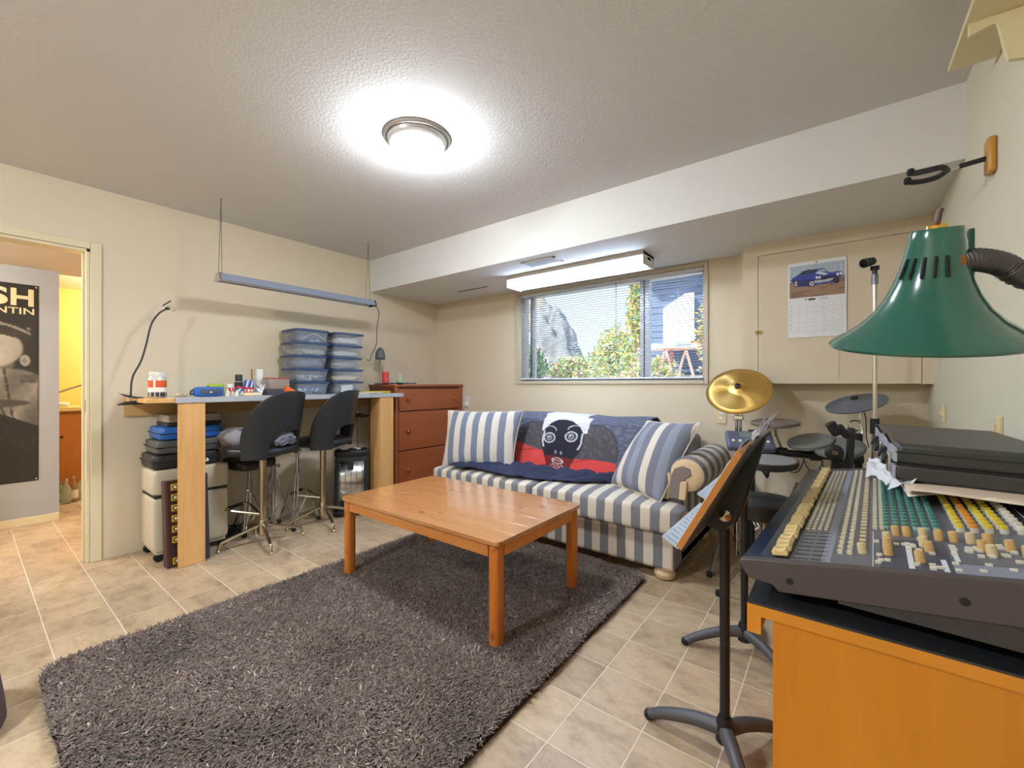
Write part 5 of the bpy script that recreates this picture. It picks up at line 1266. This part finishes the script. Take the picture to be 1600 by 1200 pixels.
# second throne in front of the kit
t = thing('drum_stool', (-.285, 2.44, 0), 'round black padded stool behind the far music stand', 'stool')
m = MB(); m.lathe([(.001, .478), (.125, .478), (.148, .492), (.155, .52), (.15, .555), (.13, .572), (.05, .58), (.001, .581)], 44, Matrix.Translation((-.285, 2.44, 0)), close=False); m.build('seat', black_vinyl, t, True)
m = MB(); m.cyl((-.285, 2.44, .10), (-.285, 2.44, .49), .014, 12); m.build('post', chrome, t, True)
tripod(t, -.285, 2.44, .30, .22, 0, math.radians(170))
# mic stand
p = Vector((.16, 2.90, 0)); t = thing('microphone_stand', p, 'tall chrome straight microphone stand with empty clip', 'microphone stand')
m = MB(); m.lathe([(.085, 0), (.085, .012), (.03, .03), (.016, .05)], 32); m.build('base', black_metal, t)
m = MB(); m.cyl((0, 0, .04), (0, 0, .92), .0135, 14); m.build('lower_tube', chrome, t)
m = MB(); m.cyl((0, 0, .88), (0, 0, .96), .02, 14); m.build('clutch', black_metal, t)
m = MB(); m.cyl((0, 0, .9), (0, 0, 1.68), .0105, 14); m.build('upper_tube', plain('satin_chrome', (214, 206, 190), .28, .9), t)
m = MB(); m.cyl((0, 0, 1.66), (0, 0, 1.71), .015, 14); m.build('thread_collar', plain('grey_cast_metal', (128, 132, 142), .4, .6), t)
m = MB(); m.cyl((0, 0, 1.70), (0, 0, 1.755), .011, 12); m.cyl((.018, -.0, 1.745), (-.018, .0, 1.745), .012, 12); m.build('swivel', black_plastic, t)
rv = Vector((_C, _S, 0)); cdir = (-rv*.9+Vector((0, 0, -.28))+tocam*.3).normalized(); c1 = Vector((0, 0, 1.775))-rv*.012
m = MB(); m.lathe([(.017, -.03), (.020, -.028), (.0235, .03), (.020, .032), (.0145, -.026)], 20, Matrix.Translation(c1-rv*.022) @ frame_z(cdir), close=False); m.build('clip', black_plastic, t, solid=.002)
# ------------------------------------------------------------------ on the right wall
hy = 2.144; t = thing('guitar_hanger', (XR, hy, 1.92), 'wooden-backed guitar hanger with padded black yoke on the right wall', 'hanger')
m = MB(); m.box(XR-.022, XR, hy-.03, hy+.03, 1.86, 1.98); m.build('wood_block', wood('honey_wood', (196, 138, 52), (212, 156, 70), 2, .35, False, 6), t, True, bevel=.008)
j = Vector((XR-.115, hy, 1.902))
m = MB(); m.tube([(XR-.02, hy, 1.915), (XR-.085, hy, 1.908)], .0085, 10); m.build('sleeve', black_plastic, t, True)
m = MB(); m.tube([(XR-.08, hy, 1.908), tuple(j)], .0045, 8); m.build('shank', chrome, t, True)
for s in (-1, 1):
    pts = spline([j, j+Vector((-.018, s*.042, 0)), j+Vector((-.05, s*.05, -.002)), j+Vector((-.085, s*.044, 0)), j+Vector((-.10, s*.042, .006))], 6)
    m = MB(); m.tube(pts, .0095, 10); m.build('yoke_arm', black_plastic, t, True)
    m = MB(); m.soft(j+Vector((-.10, s*.042, .008)), (.022, .024, .026), .7, 14, 10); m.build('end_pad', rubber, t, True)
# shelf with ogee bracket
t = thing('wall_shelf', (XR, 1.6, 2.23), 'cream wall shelf with a scalloped bracket high on the right wall', 'shelf')
sh_m = plain('cream_shelf_paint', (226, 212, 170), .5, var=.03)
m = MB(); m.box(.31, XR, .9, 2.1, 2.228, 2.246); m.build('board', sh_m, t, True, bevel=.002)
for yb in (1.86, 1.1):
    out = [(.318, 2.228), (.318, 2.19)]
    for i in range(9): a = i/8; out.append((.318+.055*a, 2.19+.012*math.sin(a*PI*.5)))
    for i in range(1, 9): a = i/8; out.append((.373+.026*a, 2.202-.118*(a*a*(3-2*a))))
    out += [(XR, 2.075), (XR, 2.228)]
    m = MB(); m.prism(out, yb-.008, yb+.008, 'y'); m.build('bracket', sh_m, t, True, bevel=.001)
# framed picture
t = thing('framed_picture', (XR, 2.53, 1.65), 'small green-framed picture on the right wall behind the lamp', 'picture')
gf = plain('dark_green_frame', (24, 78, 60), .35)
ya, yb, za, zb = 2.41, 2.66, 1.50, 1.75
for b in ((ya, yb, za, za+.02), (ya, yb, zb-.02, zb), (ya, ya+.02, za+.02, zb-.02), (yb-.02, yb, za+.02, zb-.02)):
    m = MB(); m.box(XR-.016, XR, b[0], b[1], b[2], b[3]); m.build('frame_rail', gf, t, True, bevel=.002)
m = MB(); m.box(XR-.006, XR, ya+.02, yb-.02, za+.02, zb-.02); m.build('mat_board', paper, t, True)
m = MB(); m.box(XR-.0075, XR-.006, ya+.055, yb-.055, za+.055, zb-.055); m.build('print', plain('muted_print', (150, 140, 128), .5, var=.4, vs=30), t, True)
for (yy, z0, z1, lb) in ((2.07, .955, 1.035, 'cream switch plate on the right wall above the case'), (2.97, .95, 1.04, 'cream socket plate on the right wall near the corner')):
    t = thing('wall_plate', (XR, yy, z0), lb, 'wall plate')
    m = MB(); m.box(XR-.012, XR, yy-.018, yy+.018, z0, z1); m.build('plate', cream_plastic, t, True, bevel=.003)
    m = MB(); m.box(XR-.02, XR-.012, yy-.006, yy+.006, (z0+z1)/2-.012, (z0+z1)/2+.012); m.build('toggle', cream_plastic, t, True)
# ------------------------------------------------------------------ calendar
c0, c1_ = at(1231.5, 415, 'Y', CY-.002), at(1323, 403, 'Y', CY-.002); zt_, zb_ = at(1232, 413, 'Y', CY).z, at(1232, 529, 'Y', CY).z
W_, H_ = c1_.x-c0.x, zt_-zb_
t = thing('wall_calendar', (c0.x+W_/2, CY, zb_), 'wall calendar with a blue car photo on the cupboard door', 'calendar')
def cal(u, v):
    if v > .47 or u < .03 or u > .97 or v < .045: 
        if .49 < v < .515 and (.36 < u < .48): return (52, 56, 58)
        if .49 < v < .51 and (.30 < u < .335): return (90, 92, 94)
        if .485 < v < .52 and .56 < u < .70: return (204, 204, 204)
        if .545 < v < .93:
            gy = (v-.545)/.064 % 1; gx = u*7 % 1
            if gy > .93 : return (206, 208, 210)
            if (gx*7 % 1 < .3 and .3 < gx < .55 and .3 < gy < .55): return (150, 150, 154)
        return (226, 226, 228)
    a, b = (u-.03)/.94, (v-.045)/.425
    x, y = 125+735*a, 180-85*a+b*(400+15*a)
    gy = 385-105*a
    col = (164, 176, 188) if y < gy else ((152, 122, 98) if noise.noise(Vector((a*3, b*14, 0))) < .15 else (128, 100, 80))
    if y < gy and noise.noise(Vector((a*22, b*2, 3))) > .25: col = (178, 188, 198)
    for pts, cl in CAR:
        if inpoly(x, y, pts): col = cl
    for cx, cy, rx, ry in ((215, 390, 26, 42), (430, 388, 44, 40), (748, 345, 42, 36)):
        d = ((x-cx)/rx)**2+((y-cy)/ry)**2
        if d < 1: col = (34, 30, 36)
        if d < .5 and cx < 700: col = (204, 196, 200)
        if d < .1: col = (70, 66, 72)
    for cx, cy in ((497, 313), (535, 310), (768, 272), (808, 265)):
        if (x-cx)**2+(y-cy)**2 < 260: col = (226, 234, 240)
    return col
def inpoly(x, y, P):
    c = False; n = len(P)
    for i in range(n):
        x0, y0 = P[i]; x1, y1 = P[i-1]
        if (y0 > y) != (y1 > y) and x < (x1-x0)*(y-y0)/(y1-y0)+x0: c = not c
    return c
CAR = [([(140, 350), (165, 320), (250, 275), (300, 235), (370, 215), (500, 205), (570, 195), (610, 205), (650, 245), (700, 250), (760, 235), (825, 240), (830, 285), (800, 310), (780, 340), (720, 370), (640, 385), (520, 400), (460, 420), (400, 420), (370, 400), (290, 405), (240, 425), (200, 430), (190, 390), (150, 365)], (46, 64, 150)),
       ([(150, 350), (460, 330), (460, 420), (200, 430), (190, 390)], (40, 44, 108)), ([(255, 285), (310, 235), (360, 222), (360, 275)], (38, 60, 66)), ([(370, 222), (500, 205), (480, 255), (380, 275)], (34, 56, 62)),
       ([(490, 250), (530, 215), (590, 205), (640, 240)], (150, 172, 176)), ([(470, 260), (520, 240), (650, 262), (600, 282)], (206, 214, 220)), ([(700, 250), (760, 238), (815, 245), (760, 262)], (74, 70, 140)),
       ([(480, 300), (560, 310), (720, 285), (815, 255), (790, 285), (740, 305), (560, 345), (480, 340)], (30, 32, 48)), ([(465, 350), (560, 345), (720, 315), (735, 330), (640, 365), (520, 380), (470, 378)], (176, 178, 182))]
print_grid(lambda u, v: (c0.x+u*W_, CY-.0045-.003*math.sin(v*PI), zt_-v*H_), 130, 160, cal, 'printed_page', printed('printed_page', .5), t, True, .001)
m = MB(); m.cyl(((c0.x+c1_.x)/2, CY-.008, zt_-.012), ((c0.x+c1_.x)/2, CY, zt_-.012), .004, 10); m.build('pin', black_metal, t, True)
# ------------------------------------------------------------------ hall: poster, sink cabinet, bottles
t = thing('tall_poster', (HX, .12, .35), 'tall black and white poster of a seated man on the grey hall wall', 'poster')
py0, py1, pz0, pz1 = -.15, .383, .354, 1.94
def poster(u, v):
    n = noise.noise(Vector((u*5, v*12, 1)))*.6+noise.noise(Vector((u*15, v*36, 4)))*.35
    g = 40
    def ell(cx, cy, a, b): return ((u-cx)/a)**2+((v-cy)/b)**2
    def soft(d, w=.25): return max(0, min(1, (1-d)/w))
    def lay(g, k, c): return g*(1-k)+c*k
    g = lay(g, soft(ell(.55, .405, .22, .07)), 96+20*n)                       # neck
    g = lay(g, soft(ell(.50, .325, .36, .105), .15), 158+26*n-60*max(0, u-.62))  # face
    g = lay(g, soft(ell(.53, .255, .40, .07), .2)*(1 if v < .262+.10*max(0, u-.66) else 0), 52+20*n)   # hair
    g = lay(g, soft(ell(.90, .225, .02, .01)), 110)
    if abs(v-(.205+.28*max(0, u-.62)**1.5)) < .006 and .5 < u < .92: g = 130   # light on the hair
    g = lay(g, soft(ell(.865, .385, .055, .03)), 150); g = lay(g, soft(ell(.86, .387, .028, .016)), 118)   # ear
    if v > .43 and u > .06:                                                    # jacket
        k = soft(ell(.55, .60, .70, .19), .1)
        g = lay(g, k, 142+34*n-46*abs(math.sin(u*7+v*11)))
        if abs((u-.46)-.9*(v-.43)) < .012 or abs((u-.66)-.35*(v-.43)) < .012: g = lay(g, k, 60)
        if .455 < v < .50 and u > .80 and abs(u-.9) < .09-.5*abs(v-.475): g = 70+70*max(0, n)
        g = lay(g, k*soft(ell(.60, .60, .34, .02)), 70)
    if v > .68-.05*math.sin(u*4): g = 36+60*max(0, n)*(.6+.4*math.sin(v*40+u*6))
    return (g, g*.965, g*.91)
print_grid(lambda u, v: (HX+.003, py0+u*(py1-py0), pz1-v*(pz1-pz0)), 70, 190, poster, 'printed_sheet', printed('printed_poster', .45), t, True, .001)
ltr = plain('cream_lettering', (214, 200, 160), .6, var=.02)
def wallM(y, z): return Matrix(((0, 0, 1, HX+.0036), (1, 0, 0, y), (0, 1, 0, z), (0, 0, 0, 1)))
Lt = t.matrix_basis.inverted()
text_mesh('lettering', 'S', .140, ltr, t, Lt @ wallM(.112, 1.765), .03, .11)
text_mesh('lettering', 'H', .138, ltr, t, Lt @ wallM(.236, 1.766), .03, .122)
text_mesh('lettering', 'NTIN', .050, ltr, t, Lt @ wallM(.160, 1.700), .012, .20)
for y, z in ((py1-.012, pz1-.015), (py1-.012, pz0+.015)):
    m = MB(); m.soft((HX+.004, y, z), (.006, .01, .01), .8, 10, 6); m.build('pin', white_plastic, t, True)
kc = wood('orange_cabinet_wood', (176, 106, 38), (194, 124, 50), 2, .4, False, 4)
kx = -6.28
t = thing('sink_cabinet', (-6.55, .8, 0), 'orange-brown kitchen sink cabinet with cream counter past the hall', 'cabinet')
m = MB(); m.box(-6.88, kx, .0, 1.6, .0, .86); m.build('body', kc, t, True, smooth=0)
for ya in (.02, .56, 1.08):
    m = MB(); m.box(kx, kx+.018, ya, ya+.50, .06, .83); d = m.build('door', kc, t, True, bevel=.003)
    m = MB(); m.lathe([(.006, 0), (.014, .016), (.001, .022)], 12, Matrix.Translation((kx+.018, ya+.06, .6)) @ Matrix.Rotation(PI/2, 4, 'Y')); d2 = m.build('knob', black_metal, t, True); d2.parent = d
ctop = plain('cream_counter', (226, 198, 134), .4)
m = MB(); m.box(-6.89, kx+.03, -.02, 1.62, .86, .90); m.build('counter', ctop, t, True, bevel=.003)
m = MB(); m.tube(spline([(-6.75, .50, .90), (-6.72, .52, .96), (-6.62, .58, 1.02), (-6.52, .78, 1.12), (-6.50, .82, 1.12), (-6.49, .84, 1.08)], 8), .011, 10); m.build('faucet', plain('satin_steel', (176, 170, 156), .35, .5), t, True)
m = MB(); m.box(-6.50, -6.44, .80, .90, .90, .97); tag(m.build('dish_box', paper, bevel=.004), 'white carton on the kitchen counter right of the faucet', 'box')
m = MB(); m.soft((-6.40, .62, .925), (.10, .14, .05), .6, 20, 10, fn=lambda p: p*(1+.2*noise.noise(p*40))); tag(m.build('dish_cloth', plain('white_cloth', (226, 218, 200), .9)), 'crumpled white cloth on the kitchen counter under the faucet', 'cloth')
btl = [(94, 784, (120, 190, 150), .2, 'green-tinted glass bottle with white label at the edge of the grey wall', True), (103, 787, (190, 200, 196), .24, 'tall clear glass bottle beside the green-tinted bottle', False), (114, 784, (168, 140, 104), .25, 'amber glass bottle third along the cabinet foot', True), (124, 781, (196, 204, 200), .19, 'short clear glass bottle fourth along the cabinet foot', False), (134, 778, (156, 120, 84), .26, 'brown glass bottle nearest the door frame', True)]
for px, py, col, hh, lb, lab in btl:
    p = at(px, py, 'Z', 0); t = thing('glass_bottle', (p.x, p.y, 0), lb, 'bottle', 'empty bottles at the kitchen cabinet foot')
    r = .036
    m = MB(); m.lathe([(r*.9, 0), (r, .006), (r, hh*.58), (r*.5, hh*.75), (r*.36, hh*.8), (r*.36, hh*.96)], 18); m.build('body', clear('bottle_glass_%d' % px, col, .55, .08), t)
    m = MB(); m.lathe([(r*.42, hh*.9), (r*.42, hh), (.001, hh)], 14); m.build('cap', chrome, t)
    if lab: m = MB(); m.lathe([(r+.0008, hh*.15), (r+.0008, hh*.48)], 18, close=False); m.build('paper_label', paper, t)
# ------------------------------------------------------------------ pouf at the left edge
t = thing('mauve_pouf', (-2.26, -.105, 0), 'dark mauve fabric pouf at the left edge of the floor', 'pouf')
m = MB(); m.lathe([(.196, 0), (.20, .012), (.196, .07), (.186, .15), (.165, .19), (.12, .205), (.001, .21)], 40); m.build('body', plain('mauve_fabric', (92, 76, 78), .9, bump=.3, bs=120), t, smooth=50)
m = MB(); m.tube(arc((0, 0, .185), .17, 0, 2*PI, 40), .005, 6); m.build('piping', plain('mauve_piping', (70, 58, 60), .9), t)
# ------------------------------------------------------------------ outside the window
def ico(name, c, size, mat, label, cat, seed, amp=.25, sub=4, freq=1.6, taper=0):
    bm = bmesh.new(); bmesh.ops.create_icosphere(bm, subdivisions=sub, radius=1)
    for v in bm.verts:
        n = noise.fractal(v.co*freq+Vector((seed*3.1, 0, 0)), 1.0, 2.0, 4); k = 1+amp*n
        tp = 1-taper*max(0, v.co.z); v.co = Vector((v.co.x*size[0]*k*tp, v.co.y*size[1]*k*tp, v.co.z*size[2]*k))
    me = bpy.data.meshes.new(name); bm.to_mesh(me); bm.free(); me.materials.append(mat); me.shade_smooth(); me.set_sharp_from_angle(angle=math.radians(40))
    o = bpy.data.objects.new(name, me); C.objects.link(o); o.location = c; return tag(o, label, cat)
def rock_mat(name, a, b, c):
    t = NT(name); co = t.coord(); n = t.noise(co, 5, 9, .75); v = t.noise(co, 26, 4, .7)
    col = t.ramp(n, [(.3, lin(a)), (.5, lin(b)), (.7, lin(c))]); col = t.mix(t.math('MULTIPLY', v, .5), col, lin(a)); t.set(Base_Color=col, Roughness=.95); t.bump(n, .8, .08); return t.m
m = MB(); m.grid(lambda u, v: (-16+u*22, 3.68+v*20, 1.02+.055*v*20*(.8)+.10*noise.noise(Vector((u*14, v*12, 0)))), 60, 50)
tag(m.build('yard_ground', plain('pale_gravel', (206, 190, 176), .95, var=.2, vs=9, bump=.5, bs=30), smooth=60), 'sloping pale gravel yard', None, None, 'structure')
ico('boulder', (-3.80, 6.0, 1.38), (.64, .5, 1.05), rock_mat('grey_granite', (120, 124, 130), (158, 162, 168), (190, 192, 192)), 'big grey domed boulder outside the window', 'rock', 2, .20, 5, 2.2, .42)
ico('rock_bluff', (-6.25, 8.0, 1.7), (1.3, 1.0, 1.9), rock_mat('tan_rock', (150, 132, 116), (214, 196, 176), (232, 220, 204)), 'tan rock bluff rising behind the grey boulder', 'rock', 5, .22)
def foliage(name, c, size, n, leaf, cols, label, cat, stems=3, seed=1):
    rng = np.random.default_rng(seed); t = thing(name, (c[0], c[1], 1.1), label, cat)
    d = rng.normal(size=(n, 3)); d /= np.linalg.norm(d, axis=1)[:, None]; rr = rng.uniform(.35, 1, n)[:, None]**.6*np.array([.62+.75*abs(noise.noise(Vector(q)*2.3+Vector((seed*5.0, 0, 0))))+.25*(q[2] < 0) for q in d.tolist()])[:, None]
    P_ = d*rr*np.array(size)+np.array([0, 0, c[2]-1.1]); A_ = rng.normal(size=(n, 3)); A_ /= np.linalg.norm(A_, axis=1)[:, None]
    B_ = np.cross(A_, rng.normal(size=(n, 3))); B_ /= np.linalg.norm(B_, axis=1)[:, None]
    s = rng.uniform(.6, 1.3, n)[:, None]*leaf
    V = np.stack([P_-A_*s, P_+B_*s*.45, P_+A_*s, P_-B_*s*.45], 1).reshape(-1, 3)
    me = bpy.data.meshes.new('leaves'); me.from_pydata(V.tolist(), [], (np.arange(n*4).reshape(-1, 4)).tolist())
    for k in cols: me.materials.append(k)
    me.polygons.foreach_set('material_index', rng.integers(0, len(cols), n).astype(np.int32)); o = bpy.data.objects.new('leaves', me); C.objects.link(o); o.parent = t; o['kind'] = 'stuff'
    for k in range(stems):
        a = rng.uniform(0, 6.28); tip = (math.cos(a)*size[0]*.6, math.sin(a)*size[1]*.6, c[2]-1.1+size[2]*rng.uniform(.2, .8))
        m = MB(); m.tube(spline([(0, 0, -.1), (tip[0]*.3, tip[1]*.3, tip[2]*.5), tip], 5), .014, 6); m.build('stem', plain('bark', (128, 100, 84), .9), t)
    return t
lg = plain('yellow_green_leaf', (190, 206, 104), .7); dg = plain('green_leaf', (112, 150, 92), .7); au = plain('autumn_leaf', (226, 178, 96), .7); pkl = plain('pinkish_leaf', (214, 176, 160), .7); pg = plain('pale_green_leaf', (170, 196, 150), .7)
foliage('yellow_bush', (-3.36, 7.6, 1.72), (.5, .5, .6), 2200, .05, [lg, lg, pg, pg, au], 'yellow-green leafy bush right of the grey boulder outside', 'bush', 5, 1)
foliage('yard_tree', (-3.36, 8.72, 2.75), (.20, .3, .85), 1300, .06, [lg, lg, au, dg], 'tall yellow-green tree beside the window mullion outside', 'tree', 3, 2)
foliage('low_green_shrub', (-3.34, 4.75, 1.42), (.28, .3, .32), 1500, .03, [dg, pg], 'low green shrub at the left edge of the window', 'shrub', 4, 3)
foliage('front_shrub', (-1.98, 5.6, 1.30), (.42, .3, .26), 1500, .03, [pg, lg, pkl], 'pale leafy shrub below the window mullion outside', 'shrub', 5, 4)
foliage('autumn_shrub', (-1.55, 7.8, 2.1), (.45, .4, .8), 1900, .05, [au, pg, pkl], 'autumn-coloured shrub at the right edge of the window', 'shrub', 4, 5)
foliage('boulder_shrub', (-2.95, 5.25, 1.36), (.45, .2, .22), 1500, .03, [pkl, pg, lg], 'pinkish low shrub at the foot of the grey boulder', 'shrub', 4, 6)
# neighbouring house
hs = thing('blue_house', (-2.4, 12.2, 1.7), 'blue-grey sided house with a white wing seen through the window', 'house')
hM = Matrix.Translation((-3.95, 10.85, 0)) @ Matrix.Rotation(math.radians(17), 4, 'Z')
sid = plain('blue_grey_siding', (104, 122, 152), .7); wh = plain('white_siding', (226, 232, 240), .7)
m = MB(); m.box(-.1, 5.5, 0, 4, 1.2, 3.9, hM); m.build('walls', sid, hs, True, smooth=0)
bd = None
for k in range(17):
    m = MB(); m.box(-.12, 5.5, -.02, 0, 1.25+k*.155, 1.39+k*.155, hM); m.build('siding_board', sid, hs, True, smooth=0)
m = MB(); m.prism([(.45, 2.1), (1.15, 2.1), (1.15, 3.35), (.95, 3.33), (.45, 3.0)], -.5, -.02, 'y', hM); m.build('white_wing', wh, hs, True, smooth=0)
m = MB(); m.prism([(-.1, 3.88), (-.08, 3.98), (5.8, 4.6), (5.8, 4.45)], -.5, 4.5, 'y', hM); m.build('roof', plain('grey_roof', (120, 124, 132), .8), hs, True, smooth=0)
m = MB(); m.box(-.4, 4.5, -1.2, -.5, 1.95, 2.08, hM); m.build('deck', wh, hs, True, smooth=0)
for k in range(5):
    m = MB(); m.box(-.3+k*.9, -.22+k*.9, -1.15, -1.07, 1.1, 1.95, hM); m.build('deck_post', plain('red_brown_post', (138, 80, 76), .8), hs, True, smooth=0)
pk = plain('pinkish_timber', (214, 172, 160), .8)
sw = thing('sawhorse', (-2.55, 8.1, 1.3), 'pinkish timber sawhorse standing in the yard', 'sawhorse')
for xa in (-2.72, -2.40):
    m = MB(); m.tube([(-2.56, 8.1, 1.80), (xa, 8.05, 1.22)], .025, 4); m.build('leg', pk, sw, True)
    m = MB(); m.tube([(-2.26, 8.35, 1.80), (xa+.3, 8.35, 1.22)], .025, 4); m.build('leg', pk, sw, True)
m = MB(); m.tube([(-2.6, 8.06, 1.81), (-2.2, 8.4, 1.81)], .03, 4); m.build('top_rail', pk, sw, True)
